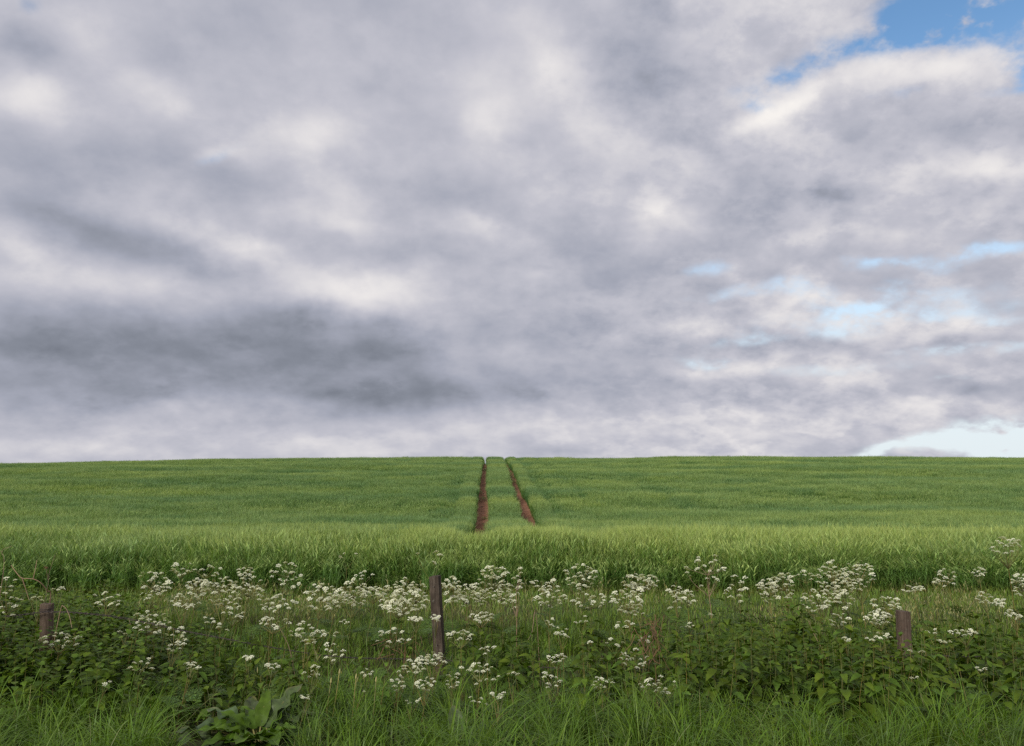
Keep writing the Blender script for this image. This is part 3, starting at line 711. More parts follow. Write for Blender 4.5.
# pixel column, top row, half width, height, heads, metres away, label
CP = [
 (10,575,10,40,10,6.25,'cow parsley in front of the leafy heap left of the round post'),
 (57,586,6,4,3,6.6,'small cow parsley just above the top of the round post'),
 (42,594,10,8,5,6.5,'pale half-open cow parsley beside the top of the round post',.6),
 (62,631,17,15,11,6.0,'cow parsley hanging its white heads across the foot of the round post'),
 (108,588,12,20,7,6.7,'cow parsley among the light green leaves right of the round post'),
 (152,569,14,30,15,8.0,'tall cow parsley at the crop edge behind the right end of the leafy heap'),
 (150,609,14,24,15,6.35,'large cow parsley at the right end of the leafy heap near the wire'),
 (142,654,14,19,7,5.55,'cow parsley low in the grass right of the round post foot'),
 (105,680,6,4,3,5.1,'lone cow parsley with two white heads low in the verge grass below the round post'),
 (182,561,10,14,6,9.0,'slender back-row cow parsley with small heads against the barley, left of the pale grasses'),
 (207,565,14,10,5,9.0,'thin back-row cow parsley with four spaced heads above the pale grasses'),
 (200,578,12,16,12,8.3,'drift'),(218,574,14,20,13,8.2,'drift'),(188,590,14,17,11,7.9,'drift'),(226,590,13,16,10,7.9,'drift'),
 (246,565,8,12,6,8.9,'cow parsley with two round heads topping the drift over the pale grasses'),
 (250,576,14,22,14,8.1,'drift'),(270,590,12,20,8,7.9,'drift'),
 (234,606,10,16,6,7.1,'cow parsley leaning out below the drift over the pale grasses'),
 (287,561,16,26,11,8.9,'open airy cow parsley with tiny tip heads, right end of the drift over pale grasses'),
 (322,582,14,28,16,8.0,'bushy cow parsley between the pale grasses and the bank left of the square post'),
 (336,588,9,24,9,8.2,'narrow cow parsley standing beside the bushy one left of the square post bank'),
 (275,616,13,11,8,6.8,'flat-topped cow parsley over the dark nettles left of the square post'),
 (309,620,12,24,8,6.3,'sprawling cow parsley beside the wire, left of the square post'),
 (333,641,9,20,6,5.8,'cow parsley with drooping heads beside the beige dry stalks'),
 (176,623,9,30,10,6.2,'upright cow parsley column at the left edge of the dark nettle patch'),
 (249,655,4,3,3,5.5,'tiny cow parsley sprig in the dark nettles above the dock'),
 (272,663,6,5,4,5.35,'small cow parsley in the dark nettles just above the dock leaves'),
 (189,661,7,4,3,5.3,'small cow parsley with two heads at the left of the dock leaves'),
 (313,664,8,13,5,5.3,'cow parsley at the edge of the grass right of the dark nettle patch'),
 (306,694,5,6,4,4.7,'small cow parsley beside the tall grey dock leaf'),
 (353,551,13,7,3,9.4,'tall thin cow parsley with three heads against the barley'),
 (365,569,8,10,4,9.0,'cow parsley with two heads below the tall three-headed one'),
 (352,578,13,28,16,8.0,'thick cow parsley at the left end of the bank beside the square post'),
 (374,586,11,12,9,8.0,'low cow parsley filling the bank between two taller clumps'),
 (391,584,10,28,17,7.9,'bankL'),(405,577,10,28,19,8.1,'bankL'),(417,580,9,30,16,7.8,'bankL'),(400,600,14,14,10,7.6,'bankL'),
 (417,616,7,4,5,7.0,'cow parsley with a flat row of heads touching the left of the square post'),
 (390,627,16,20,8,6.4,'scattered cow parsley in the grass left of the square post foot'),
 (343,619,5,4,3,6.6,'single-headed cow parsley in front of the bank, well left of the square post'),
 (436,614,4,7,4,6.5,'small cow parsley crossing the middle of the square post'),
 (452,576,8,26,15,7.9,'bankR'),(466,583,10,24,16,7.9,'bankR'),(481,578,9,26,15,8.0,'bankR'),(502,580,9,24,14,7.9,'bankR'),
 (494,565,11,13,11,8.0,'tallest cow parsley of the bank right of the square post'),
 (480,610,10,12,8,7.0,'cow parsley low in front of the bank right of the square post'),
 (461,630,12,10,7,6.3,'flat-headed cow parsley at the right of the square post foot'),
 (436,652,9,12,11,5.65,'knobbly cow parsley clump at the very foot of the square post'),
 (416,658,9,14,8,5.6,'loose cow parsley left of the clump at the square post foot'),
 (426,676,8,14,8,5.2,'low cow parsley in the grass below the square post'),
 (453,670,6,20,6,5.3,'thin cow parsley right of and below the square post'),
 (480,662,10,9,6,5.4,'cow parsley over dark leaves right of the square post foot'),
 (498,690,5,7,4,4.8,'lowest small cow parsley in the grass right of the square post'),
 (516,562,6,45,9,7.8,'cow parsley on a dark brown stem at the end of the right bank',.1,True),
 (545,578,12,11,6,8.4,'cow parsley with two broad heads just past the right bank'),
 (581,562,14,27,17,8.3,'tall branching cow parsley midway between the square post and the white arch of flowers'),
 (550,589,14,17,13,7.8,'low wide cow parsley in front of the two broad heads'),
 (590,590,14,19,10,7.8,'cow parsley in front of the tall branching plant'),
 (640,573,16,17,22,8.2,'densely flowering cow parsley forming the top of the white arch'),
 (626,588,14,25,22,7.6,'densely flowering cow parsley forming the left leg of the white arch'),
 (676,582,7,30,9,8.0,'narrow cow parsley right of the white arch of flowers'),
 (557,653,8,9,5,5.8,'cow parsley over long grass below the low wide plant'),
 (514,671,5,4,3,5.3,'single-headed cow parsley in grass below the brown-stemmed plant'),
 (550,671,9,17,6,5.4,'cow parsley in the verge grass left of the brown tangle'),
 (587,641,5,3,2,6.3,'lone white cow parsley head over the left edge of the nettles'),
 (602,675,9,13,6,5.3,'cow parsley at the verge grass edge left of the brown tangle foot'),
 (635,648,12,20,10,5.9,'white cow parsley cluster beside the brown dead tangle'),
 (657,674,16,20,10,5.1,'spread-out cow parsley below the brown dead tangle'),
 (704,552,17,35,11,8.6,'tallest cow parsley right of the white arch, on a brown stem',.1,True),
 (687,590,7,16,6,8.0,'small cow parsley at the back of the nettles near the narrow plant'),
 (707,613,5,4,2,7.2,'single cow parsley head over the nettles right of the brown tangle'),
 (738,575,12,27,10,8.3,'airy cow parsley between the brown-stemmed plant and the big right-hand drift'),
 (768,577,9,25,15,8.1,'bigR'),(784,571,10,30,18,8.2,'bigR'),(816,587,12,24,15,7.9,'bigR'),(832,560,12,34,22,8.4,'bigR'),(845,580,10,28,16,8.2,'bigR'),(858,560,12,30,22,8.4,'bigR'),
 (804,570,12,11,6,9.0,'thin back-row cow parsley in the notch of the big right-hand drift'),
 (838,611,9,15,7,7.0,'cow parsley leaning out below the big right-hand drift'),
 (846,637,5,4,3,6.2,'lone cow parsley over the nettles left of the reddish post'),
 (912,585,9,6,5,8.5,'cow parsley with a row of flat heads above the reddish post'),
 (886,596,13,15,9,7.8,'cow parsley right behind the reddish post'),
 (878,611,11,13,9,7.0,'cow parsley close at the left of the reddish post top'),
 (878,631,15,9,6,6.4,'low cow parsley over nettles touching the reddish post'),
 (932,628,6,5,3,6.5,'cow parsley head in the nettles just right of the reddish post'),
 (962,629,11,6,5,6.5,'cow parsley with heads in the nettles well right of the reddish post'),
 (943,639,7,4,3,6.0,'cow parsley low in the nettles below and right of the reddish post'),
 (916,649,6,4,3,5.8,'cow parsley directly below the reddish post'),
 (917,676,5,4,3,5.2,'lowest cow parsley below the reddish post at the grass edge'),
 (980,665,6,5,3,5.5,'cow parsley low in the nettles toward the right edge'),
 (945,567,10,20,10,8.8,'cow parsley against the barley above and right of the reddish post'),
 (977,567,7,9,5,8.8,'small cow parsley against the barley right of the reddish post'),
 (1006,537,13,17,12,7.8,'tallest cow parsley of all, at the right edge against the barley'),
 (1020,568,7,27,14,7.8,'white cow parsley below the tallest plant at the right edge'),
 (985,590,6,13,5,7.6,'thin cow parsley at the back of the nettles near the right edge'),
 (998,599,7,7,5,7.0,'cow parsley with clustered heads over the nettles near the right edge'),
 (1013,608,7,11,5,6.8,'cow parsley with two heads over the nettles at the right edge'),
]
SH = {'drift': 'cow parsley in the white drift over the pale grasses left of the square post',
      'bankL': 'cow parsley in the dense white bank right beside the left of the square post',
      'bankR': 'cow parsley in the dense white bank right beside the right of the square post',
      'bigR': 'cow parsley in the big white drift left of and behind the reddish post'}
for e in CP:
    px, row, hw, hh, nu, Y, lab = e[:7]
    yg = e[7] if len(e) > 7 else .14; br = len(e) > 8
    cow_parsley(px, row, hw, hh, nu if nu < 4 else int(nu * 1.75 + .5), Y, SH.get(lab, lab), young=yg, brown=br, size=1.0)
for q in range(15):
    px = R.uniform(350, 500); row = R.uniform(642, 700); cow_parsley(px, row, 7, 9, R.randint(3, 5), 5.9 - (row - 640) / 60 * 1.0, 'small cow parsley scattered in the long grass round the square post foot', size=.9, nleaf=1)
for q in range(13):
    px = R.uniform(110, 345); row = R.uniform(598, 668); cow_parsley(px, row, 8, 9, R.randint(3, 6), 6.7 - (row - 598) / 70 * 1.3, 'small cow parsley scattered down the weedy slope between round and square post', size=.9, nleaf=1)
for q in range(9):
    px = R.uniform(520, 720); row = R.uniform(606, 640); cow_parsley(px, row, 8, 8, R.randint(3, 5), 7.5 - (row - 606) / 34 * .9, 'small cow parsley scattered in the grass between square post and nettle bed', size=.9, nleaf=1)
cow_parsley(437, 549, 5, 14, 4, 7.55, 'cow parsley rising straight above the top of the square post', umbels=[(435, 562), (436, 551), (440, 554), (418, 553)])

# ------------------------------------------------------------------ dock plants
def dock_leaf(L, w, wave, seed):
    g = random.Random(seed); V, h = [], []; nL, nW = 14, 6; ph = g.uniform(0, 6)
    for i in range(nL + 1):
        t = i / nL; ww = w * (math.sin(math.pi * min(1, .06 + t * .94)) ** .6) * (1.1 - .35 * t) if i < nL else .004
        for j in range(nW + 1):
            u = j / nW * 2 - 1
            V.append((u * ww, t * L, -.35 * L * t * t + abs(u) * ww * .35 + wave * ww * abs(u) ** 1.5 * math.sin(t * 17 + ph + u * 1.2))); h.append(t * .7 + .3 * abs(u))
    Fq = [(i * (nW + 1) + j, i * (nW + 1) + j + 1, (i + 1) * (nW + 1) + j + 1, (i + 1) * (nW + 1) + j) for i in range(nL) for j in range(nW)]
    return np.array(V), np.array(Fq), np.array(h)
def dock(base, specs, label):
    specs = [(a, e * .82, l * .95, w * 1.12, o, d) for (a, e, l, w, o, d) in specs]
    root = bpy.data.objects.new('dock_plant', None); COL.objects.link(root); root.location = base; root.empty_display_size = .1
    tag(root, label, 'dock plant')
    for k, (az, el, L, w, old, dist) in enumerate(specs):
        V, Fq, h = dock_leaf(L, w, .55 if old else .28, k * 7 + 3); A = Acc(); A.add(V, Fq, 0, R.random(), h)
        V, Fq = tube([[0, -dist, 0], [0, 0, .0], [0, L * .5, -.08 * L], [0, L * .9, -.28 * L]], [.006, .005, .0035, .001], 5); A.add(V - [0, 0, .004], Fq, 1, .5, .5)
        o = link('leaf', A.mesh('leaf', [M_dockold if old else M_dock, M_stem], True), root)
        d = Vector((math.cos(az) * math.cos(el), math.sin(az) * math.cos(el), math.sin(el)))
        o.location = d * dist + Vector((0, 0, .02)); o.rotation_euler = Euler((el, 0, az - math.pi / 2)); 
        if old: o['label'] = 'grey-green weathered leaf'
db = at(258, 740, 4.75); db = Vector((db.x, 4.75, float(H(db.x, 4.75))))
D = rad
dock(db, [
 (D(95), D(72), .24, .040, 0, .10), (D(60), D(60), .22, .055, 0, .09), (D(130), D(55), .20, .045, 0, .10), (D(-80), D(52), .19, .058, 0, .07), (D(-40), D(45), .19, .062, 0, .07),
 (D(-120), D(40), .19, .060, 0, .06), (D(-150), D(48), .22, .050, 0, .08), (D(170), D(38), .23, .055, 0, .10), (D(-100), D(22), .20, .058, 0, .05), (D(-15), D(30), .22, .058, 0, .08), (D(-65), D(20), .18, .05, 0, .06),
 (D(62), D(62), .34, .050, 1, .10), (D(40), D(40), .30, .052, 1, .08), (D(150), D(38), .34, .055, 1, .12), (D(175), D(24), .34, .060, 1, .16), (D(-165), D(18), .30, .055, 1, .20), (D(-140), D(15), .26, .05, 1, .16),
 (D(115), D(44), .32, .055, 1, .12), (D(10), D(18), .28, .055, 1, .10), (D(-25), D(12), .22, .05, 1, .12), (D(200), D(35), .20, .05, 0, .16), (D(80), D(35), .30, .055, 1, .12), (D(-95), D(38), .20, .055, 0, .12), (D(-55), D(32), .20, .055, 0, .14), (D(-130), D(30), .22, .05, 0, .14), (D(-20), D(46), .18, .05, 0, .10), (D(160), D(50), .20, .05, 0, .12)],
 'big-leaved dock plant with bright green and grey-green leaves low in the verge')
db2 = at(458, 735, 4.75); db2 = Vector((db2.x, 4.75, float(H(db2.x, 4.75))))
dock(db2, [(D(100), D(62), .24, .045, 1, .10), (D(40), D(45), .22, .045, 1, .10), (D(150), D(48), .22, .042, 0, .10), (D(-60), D(40), .18, .045, 0, .10), (D(-10), D(30), .22, .045, 1, .10), (D(190), D(30), .22, .045, 0, .10)],
 'smaller dock plant half buried in grass below the square post')

# ------------------------------------------------------------------ dead stems and canes
def stick(name, paths, mat, label, cat, r=.003, group=None):
    A = Acc()
    first = Vector(paths[0][0]); 
    for i, p in enumerate(paths):
        q = curve([Vector(a) - first for a in p], 8); rr = r if i == 0 else r * .7
        V, Fq = tube(q, np.linspace(rr, rr * .5, len(q)), 5); A.add(V, Fq, 0, R.random(), np.repeat(np.linspace(0, 1, len(q)), 5))
    o = link(name, A.mesh(name, [mat]), loc=first); tag(o, label, cat, group); return o
def gnd(px, Y): 
    x = (px - 512) / F * Y; return Vector((x, Y, float(H(x, Y))))
stick('dead_cane', [[gnd(52, 6.62), at(50, 603, 6.6), at(47, 591, 6.55), at(41, 583, 6.5), at(33, 579, 6.47), at(22, 578, 6.45), at(16, 572, 6.45), at(11, 565, 6.45)],
                    [at(33, 579, 6.47), at(35, 571, 6.48), at(37, 560, 6.5)], [at(22, 578, 6.45), at(26, 590, 6.45), at(29, 600, 6.45)]], M_dead, 'bare arching grey-brown cane above the round post', 'dead cane', .0052)
stick('dead_weed', [[gnd(45, 6.75), at(47, 590, 6.7), at(49, 574, 6.7), at(55, 555, 6.7)], [at(48, 580, 6.7), at(46, 568, 6.7)]], M_dead, 'thin upright dead stem with a brown seed head behind the round post', 'dead stem', .0026)
A = Acc(); c0 = at(46, 568, 6.7)
for q in range(14):
    v = np.array([R.gauss(0, 1), R.gauss(0, 1), R.gauss(.4, 1)]); v /= np.linalg.norm(v); V, Fq = tube([np.array(c0), np.array(c0) + v * .022], [.002, .0012], 4); A.add(V, Fq, 0, R.random(), .1)
sh = link('seed_head', A.mesh('seed_head', [M_brown])); ds = bpy.data.objects['dead_weed']; sh.location = -Vector(ds.location); sh.parent = ds
stick('dead_weed', [[gnd(3, 6.4), at(3, 575, 6.4), at(2, 552, 6.4), at(12, 546, 6.4)], [at(2, 552, 6.4), at(-8, 545, 6.4)]], M_dead, 'brown dead stem bent over at the left edge above the leaves', 'dead stem', .0026)
stick('dead_weed', [[gnd(60, 6.25), at(59, 617, 6.25), at(64, 607, 6.25), at(69, 615, 6.22), at(72, 628, 6.2)]], M_dead, 'broken dead stem folded into a peak beside the round post', 'dead stem', .004)
stick('dead_weed', [[gnd(129, 6.45), at(129, 634, 6.45), at(129, 618, 6.45)]], M_dead, 'short dead stick touching the barbed wire right of the round post', 'dead stem', .004)
for (px, r0, Y, lab) in ((331, 681, 5.0, 'leftmost of the beige dry stalks in the grass left of the square post'), (339.5, 672, 5.05, 'shortest beige dry stalk of the row in the grass left of the square post'), (356, 677, 5.0, 'tallest beige dry stalk in the middle of the row in the grass'), (376, 680, 5.0, 'rightmost of the beige dry stalks in the grass left of the square post')):
    g0 = gnd(px + R.uniform(-3, 1), Y); tp = at(px, r0, Y); o = stick('dry_stalk', [[g0, g0.lerp(tp, .5) + Vector((.004, 0, 0)), tp]], M_straw, lab, 'dry stalk', .0042, 'beige dry stalks in the grass')
    A = Acc(); V, Fq = tube(curve([tp - Vector((0, 0, .012)), tp, tp + Vector((.002, 0, .02))], 4), [.003, .0055, .006, .006, .006, .005, .004, .002], 6); A.add(V - np.array(g0), Fq, 0, .9, .9)
    link('tip', A.mesh('tip', [M_straw]), o)
stick('dead_weed', [[gnd(310, 6.3), at(291, 655, 6.3), at(284, 636, 6.3), at(276, 622, 6.3)]], M_dead, 'long thin leaning dead stem over the dark nettle patch', 'dead stem', .003)
stick('dead_weed', [[gnd(830, 6.7), at(824, 653, 6.7), at(815, 636, 6.7), at(808, 620, 6.7)]], M_dead, 'thin leaning dead stem below the big right-hand white drift', 'dead stem', .003)
stick('dead_weed', [[gnd(540, 6.9), at(536, 612, 6.9), at(532, 632, 6.8), at(528, 640, 6.8)]], M_dead, 'thin leaning dead stem right of the brown-stemmed cow parsley', 'dead stem', .0026)
# brown dead tangle
paths = []
c0 = gnd(655, 6.15)
for q in range(34):
    a = (R.gauss(650, 9), R.uniform(612, 650)); b = (a[0] + R.gauss(0, 10), a[1] + R.uniform(5, 30)); y0 = 6.1 + R.uniform(-.12, .12)
    paths.append([at(*a, y0), at((a[0] + b[0]) / 2 + R.gauss(0, 3), (a[1] + b[1]) / 2 + R.gauss(0, 2), y0), at(*b, y0 + R.uniform(-.05, .05))])
paths[0] = [c0, at(654, 655, 6.15), at(653, 632, 6.15), at(656, 615, 6.15)]
stick('dead_tangle', paths, M_brown, 'tangle of reddish-brown dead stems among the nettles', 'dead stems', .0036)
paths = []
c0 = gnd(405, 6.75)
for q in range(22):
    a = (R.gauss(405, 14), R.uniform(636, 655)); y0 = 6.6 + R.uniform(-.1, .1); b = (a[0] + R.gauss(0, 6), a[1] + R.uniform(4, 14))
    paths.append([at(*a, y0), at((a[0] + b[0]) / 2 + 1, (a[1] + b[1]) / 2, y0), at(*b, y0)])
paths[0] = [c0, at(405, 650, 6.7), at(404, 640, 6.65)]
stick('dead_tangle', paths, M_brown, 'low brown dead litter lying left of the square post foot', 'dead stems', .0036)

# ------------------------------------------------------------------ sky: Nishita air behind a layer of stratocumulus
SUN_EL, SUN_AZ = rad(29), rad(-150)      # azimuth from +Y, clockwise; left and behind the camera
w = bpy.data.worlds.new('World'); sc.world = w; w.use_nodes = True
nt = w.node_tree; nt.nodes.clear(); L = nt.links.new
out = nd(nt, 'ShaderNodeOutputWorld'); bg = nd(nt, 'ShaderNodeBackground', i_Strength=.1); L(bg.outputs[0], out.inputs[0])
sky = nd(nt, 'ShaderNodeTexSky', sky_type='NISHITA', sun_disc=False, sun_elevation=SUN_EL, sun_rotation=SUN_AZ, altitude=50, air_density=1.0, dust_density=.6, ozone_density=1.5)
def M(op, a, b=None, c=None):
    n = nt.nodes.new('ShaderNodeMath'); n.operation = op
    for i, v in enumerate((a, b, c)):
        if v is None: continue
        if isinstance(v, (int, float)): n.inputs[i].default_value = v
        else: L(v, n.inputs[i])
    return n.outputs[0]
def comb(x, y, z=0.):
    n = nt.nodes.new('ShaderNodeCombineXYZ')
    for i, v in enumerate((x, y, z)):
        if isinstance(v, (int, float)): n.inputs[i].default_value = v
        else: L(v, n.inputs[i])
    return n.outputs[0]
def vadd(a, b, op='ADD'):
    n = nt.nodes.new('ShaderNodeVectorMath'); n.operation = op
    for i, v in enumerate((a, b)):
        if isinstance(v, tuple): n.inputs[i].default_value = v
        else: L(v, n.inputs[i])
    return n.outputs[0]
def vscale(a, s):
    n = nt.nodes.new('ShaderNodeVectorMath'); n.operation = 'SCALE'; L(a, n.inputs[0]); n.inputs['Scale'].default_value = s; return n.outputs[0]
def noise(v, s, d=6., r=.55, dist=0., col=False, lac=2.):
    n = nd(nt, 'ShaderNodeTexNoise', i_Scale=s, i_Detail=d, i_Roughness=r, i_Distortion=dist, i_Lacunarity=lac); L(v, n.inputs['Vector']); return n.outputs['Color' if col else 'Fac']
tc = nd(nt, 'ShaderNodeTexCoord'); sep = nd(nt, 'ShaderNodeSeparateXYZ'); L(tc.outputs['Generated'], sep.inputs[0])
dx, dy, dz_ = sep.outputs
zz = M('ADD', M('MAXIMUM', dz_, 0.), .38)
plane = comb(M('DIVIDE', dx, zz), M('DIVIDE', dy, zz))                       # where the ray meets the cloud deck
zq = M('ADD', M('MAXIMUM', dz_, 0.), .50)
plane2 = comb(M('DIVIDE', dx, zq), M('DIVIDE', dy, zq))
yy_ = M('MAXIMUM', dy, .02)
dirc = comb(M('DIVIDE', dx, yy_), M('DIVIDE', M('MAXIMUM', dz_, -.05), yy_))       # compass bearing and height, looking north
wn = noise(plane, 1.6, 3., .5, col=True)
warp = vscale(vadd(wn, (.5, .5, .5), 'SUBTRACT'), .16)
wn2 = noise(dirc, 8., 4., .6, col=True)
dircw = vadd(vadd(dirc, vadd(warp, (1, .55, 0), 'MULTIPLY')), vscale(vadd(wn2, (.5, .5, .5), 'SUBTRACT'), .045))
last = [None]
def field(blobs):
    acc = None
    for (px, py, sx, sy, ang, amp) in blobs:
        x, y, z = ray(px, py)
        src = dircw
        if last[0] is not None:      # a vanishing link to the sum so far keeps the shader's evaluation in sequence
            v = nt.nodes.new('ShaderNodeVectorMath'); v.operation = 'MULTIPLY_ADD'; L(last[0], v.inputs[0]); v.inputs[1].default_value = (1e-7, 1e-7, 0); L(dircw, v.inputs[2]); src = v.outputs[0]
        mp = nt.nodes.new('ShaderNodeMapping'); mp.vector_type = 'TEXTURE'; L(src, mp.inputs[0])
        mp.inputs['Location'].default_value = (x / y, z / y, 0); mp.inputs['Rotation'].default_value = (0, 0, rad(ang)); mp.inputs['Scale'].default_value = (sx / F, sy / F, 1)
        d = nt.nodes.new('ShaderNodeVectorMath'); d.operation = 'DOT_PRODUCT'; L(mp.outputs[0], d.inputs[0]); L(mp.outputs[0], d.inputs[1])
        e = M('EXPONENT', M('MULTIPLY', d.outputs['Value'], -.5))
        acc = M('MULTIPLY', e, amp) if acc is None else M('MULTIPLY_ADD', e, amp, acc)
        last[0] = acc
    return acc
BR = [(25,95,32,17,-8,.15),(150,88,34,12,-20,.05),(160,106,16,8,-25,.06),(60,28,60,20,-15,.04),(14,48,34,22,-35,-.09),(30,150,60,26,-15,-.06),(150,150,60,26,-15,-.05),(205,40,60,30,0,-.04),
 (208,160,14,7,25,.12),(240,140,26,12,30,.05),(303,136,34,17,8,.14),(325,190,30,18,-30,.08),(330,232,24,10,-25,.08),(270,205,26,12,0,.05),(228,190,34,14,-10,-.06),
 (210,232,52,9,-24,.15),(262,248,18,7,-18,.06),(60,212,70,16,-18,-.10),(170,248,70,12,-20,-.09),(100,275,70,14,-6,.06),(20,238,22,10,-25,.07),(240,285,70,12,-5,.04),
 (10,345,110,24,0,-.10),(60,330,120,20,0,-.10),(230,345,130,24,0,-.15),(330,330,60,18,-4,-.13),(400,395,80,16,0,-.13),(520,385,80,20,0,-.07),(120,385,130,14,0,-.10),(350,375,90,14,0,-.06),
 (365,297,36,13,-10,.14),(410,285,24,10,30,.07),(492,244,34,11,-10,.13),(465,225,14,8,-30,.06),(410,190,60,28,-20,-.05),(440,262,40,14,0,-.05),(500,118,24,14,20,.11),(480,80,22,30,0,.06),(558,48,28,34,10,.12),(545,95,24,16,0,.06),(515,135,20,10,0,.06),
 (400,30,50,20,0,-.03),(620,55,46,26,0,-.06),(660,205,30,14,-8,.13),(600,150,50,30,0,.03),(700,150,40,40,-40,-.05),(800,190,58,18,0,-.11),(720,225,40,14,0,-.06),
 (610,265,70,30,0,-.09),(570,330,80,26,0,-.06),(770,103,42,11,22,.17),(735,116,18,8,12,.10),(925,66,50,14,8,.12),(860,62,30,14,20,.08),(960,128,60,14,0,-.07),(880,120,50,18,10,-.02),(880,172,60,9,5,.07),(985,170,50,9,3,.10),(960,205,70,10,6,-.05),(880,228,90,9,10,.08),(760,240,60,12,10,-.05),
 (800,268,60,9,8,-.05),(780,298,44,10,4,.09),(860,285,50,8,5,-.05),(710,318,50,8,3,.05),(720,336,60,9,3,-.08),(830,338,50,8,4,-.08),(930,315,70,9,6,.08),(960,335,60,8,5,-.06),(700,368,40,7,0,.06),(900,362,80,8,4,.05),(990,360,40,7,4,-.05),(660,395,70,14,0,-.06),(800,385,70,8,3,-.05),(950,388,70,8,3,-.05),(850,405,90,7,2,.04),(850,330,170,90,0,.03),
 (120,436,160,10,0,.03),(430,440,130,9,0,.07),(650,425,120,10,0,.06),(500,456,200,5,0,.03)]
HO = [(965,14,62,24,8,1.5),(1012,68,26,20,0,.9),(905,8,22,16,0,.8),(812,54,42,12,25,.52),(755,80,34,12,20,.36),(860,40,30,12,10,.35),(745,100,10,7,0,.4),(880,92,30,7,10,.3),(1000,95,30,6,0,.4),(640,10,30,8,0,.15),
 (905,258,46,6,6,.52),(985,240,36,6,4,.6),(870,310,32,8,5,.62),(860,325,20,6,0,.4),(780,285,26,8,0,.35),(930,340,30,5,3,.35),(695,356,22,6,0,.45),(700,260,20,7,0,.35),(1000,310,26,6,0,.4),(955,375,30,4,0,.3),(820,295,20,6,0,.3),
 (1015,438,75,9,5,1.1),(925,447,60,4,3,.5),(930,282,60,9,5,.42),(760,332,60,7,4,.36),(950,300,70,7,6,.3),(800,312,50,6,4,.3),(990,342,50,6,3,.34),(840,362,70,6,3,.3),(720,290,40,7,5,.3),(215,160,24,7,35,.28),(10,12,14,10,0,.35),(300,10,10,8,0,.0),(510,10,20,14,0,.18),(1018,90,9,1.6,28,-.9)]
Bf = field(BR); Hf = field(HO)
n1 = noise(plane, 2.5, 7., .56, .08)
n2 = noise(vadd(plane2, (3.1, 7.7, 1.3)), 8.2, 7., .56, 0.)
off = vadd(plane, (-.045, .07, 0)); off2 = vadd(plane2, (-.022, .04, 0))
n1b = noise(off, 2.5, 4., .52, .08); n2b = noise(vadd(off2, (3.1, 7.7, 1.3)), 8.2, 4., .55, 0.)
n3 = noise(vadd(plane2, (9., 2., 4.)), 24., 4., .55)
sx_ = nd(nt, 'ShaderNodeSeparateXYZ'); L(dirc, sx_.inputs[0])
side = nd(nt, 'ShaderNodeMapRange', interpolation_type='SMOOTHSTEP', n1=-.08, n2=.32, n3=.34, n4=1.); L(sx_.outputs[0], side.inputs[0])
relief = M('MULTIPLY_ADD', M('SUBTRACT', n1, n1b), .34, M('MULTIPLY', M('SUBTRACT', n2, n2b), M('MULTIPLY_ADD', side.outputs[0], .30, .04)))
n4 = noise(vadd(plane, (3.0, .75, 1.), 'MULTIPLY'), 1.5, 5., .55)
tex = M('MULTIPLY', M('SUBTRACT', n4, .5), -.11)
tex = M('ADD', tex, M('MULTIPLY_ADD', M('SUBTRACT', n1, .5), -.10, M('MULTIPLY', M('SUBTRACT', n2, .5), -.04)))
dB = noise(vadd(plane2, (1.7, 3.3, 8.)), 5.0, 7., .60, 0.)
edge_ = nd(nt, 'ShaderNodeMapRange', interpolation_type='SMOOTHSTEP', n1=.44, n2=.56, n3=0., n4=1.); L(dB, edge_.inputs[0])
roll = M('MULTIPLY', M('MULTIPLY', edge_.outputs[0], M('MULTIPLY_ADD', M('MAXIMUM', M('SUBTRACT', dB, .5), 0.), -.8, .085)), side.outputs[0])
fine = M('ADD', roll, 0.)
fine = M('MULTIPLY_ADD', M('SUBTRACT', n3, .5), .06, fine)
bright = M('ADD', M('ADD', M('ADD', relief, tex), fine), M('ADD', M('MULTIPLY', Bf, M('MULTIPLY_ADD', M('SUBTRACT', dB, .5), 1.7, 1.08)), .712))
cr = ramp(nt, [(.36, (.145, .16, .195)), (.50, (.24, .26, .312)), (.62, (.375, .393, .47)), (.74, (.54, .54, .605)), (.85, (.74, .72, .74)), (.97, (.93, .895, .865))]); L(bright, cr.inputs[0])
cloud = vscale(cr.outputs[0], 10.0)
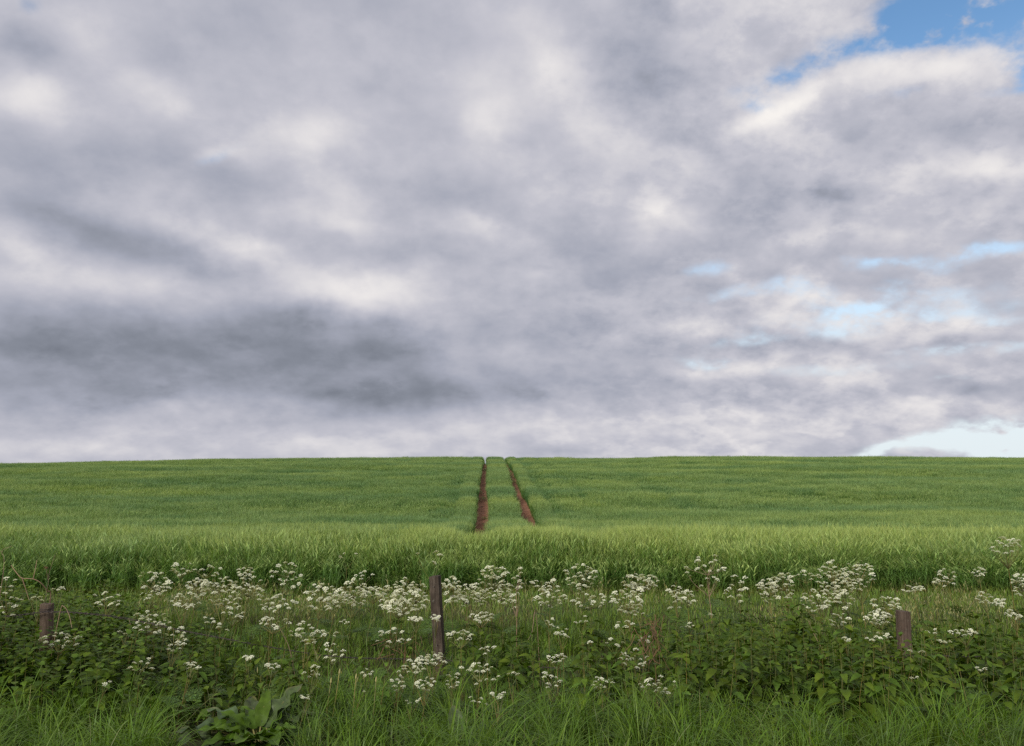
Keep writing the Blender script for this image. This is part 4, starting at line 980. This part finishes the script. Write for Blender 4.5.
hn = M('ADD', M('SUBTRACT', n1, .5), M('MULTIPLY_ADD', M('SUBTRACT', n2, .5), 1.2, M('MULTIPLY', M('SUBTRACT', n3, .5), .9)))
hole = M('MULTIPLY', Hf, M('MULTIPLY_ADD', hn, -3.4, 1.2))
hm = nd(nt, 'ShaderNodeMapRange', interpolation_type='SMOOTHSTEP', n1=.12, n2=1.05, n3=0., n4=1.); L(hole, hm.inputs[0])
tint = nd(nt, 'ShaderNodeMix', data_type='RGBA', blend_type='MULTIPLY'); tint.inputs[0].default_value = 1; tint.inputs[7].default_value = (1.2, 1.5, 1.62, 1); L(sky.outputs[0], tint.inputs[6])
low = nd(nt, 'ShaderNodeMapRange', interpolation_type='SMOOTHSTEP', n1=.0, n2=.48, n3=.95, n4=0.); L(dz_, low.inputs[0])
pale = nd(nt, 'ShaderNodeMix', data_type='RGBA'); pale.inputs[7].default_value = (7.7, 8.4, 8.9, 1); L(low.outputs[0], pale.inputs[0]); L(tint.outputs[2], pale.inputs[6])
mx = nd(nt, 'ShaderNodeMix', data_type='RGBA'); L(hm.outputs[0], mx.inputs[0]); L(cloud, mx.inputs[6]); L(pale.outputs[2], mx.inputs[7])
L(mx.outputs[2], bg.inputs['Color'])

sd = bpy.data.lights.new('sun', 'SUN'); sd.energy = 2.9; sd.angle = rad(16); sd.color = (1, .95, .88)
so = bpy.data.objects.new('sun', sd); COL.objects.link(so)
sv = Vector((math.sin(SUN_AZ) * math.cos(SUN_EL), math.cos(SUN_AZ) * math.cos(SUN_EL), math.sin(SUN_EL)))
so.rotation_euler = sv.to_track_quat('Z', 'Y').to_euler(); so.location = (0, 0, 30)

sc.view_settings.view_transform = 'Standard'; sc.view_settings.look = 'None'; sc.view_settings.exposure = 0.0; sc.view_settings.gamma = 1.0
sc.view_settings.use_curve_mapping = False
sc.cycles.use_denoising = False; sc.cycles.filter_width = 1.45
sc.cycles.max_bounces = 7; sc.cycles.transmission_bounces = 4; sc.cycles.diffuse_bounces = 5
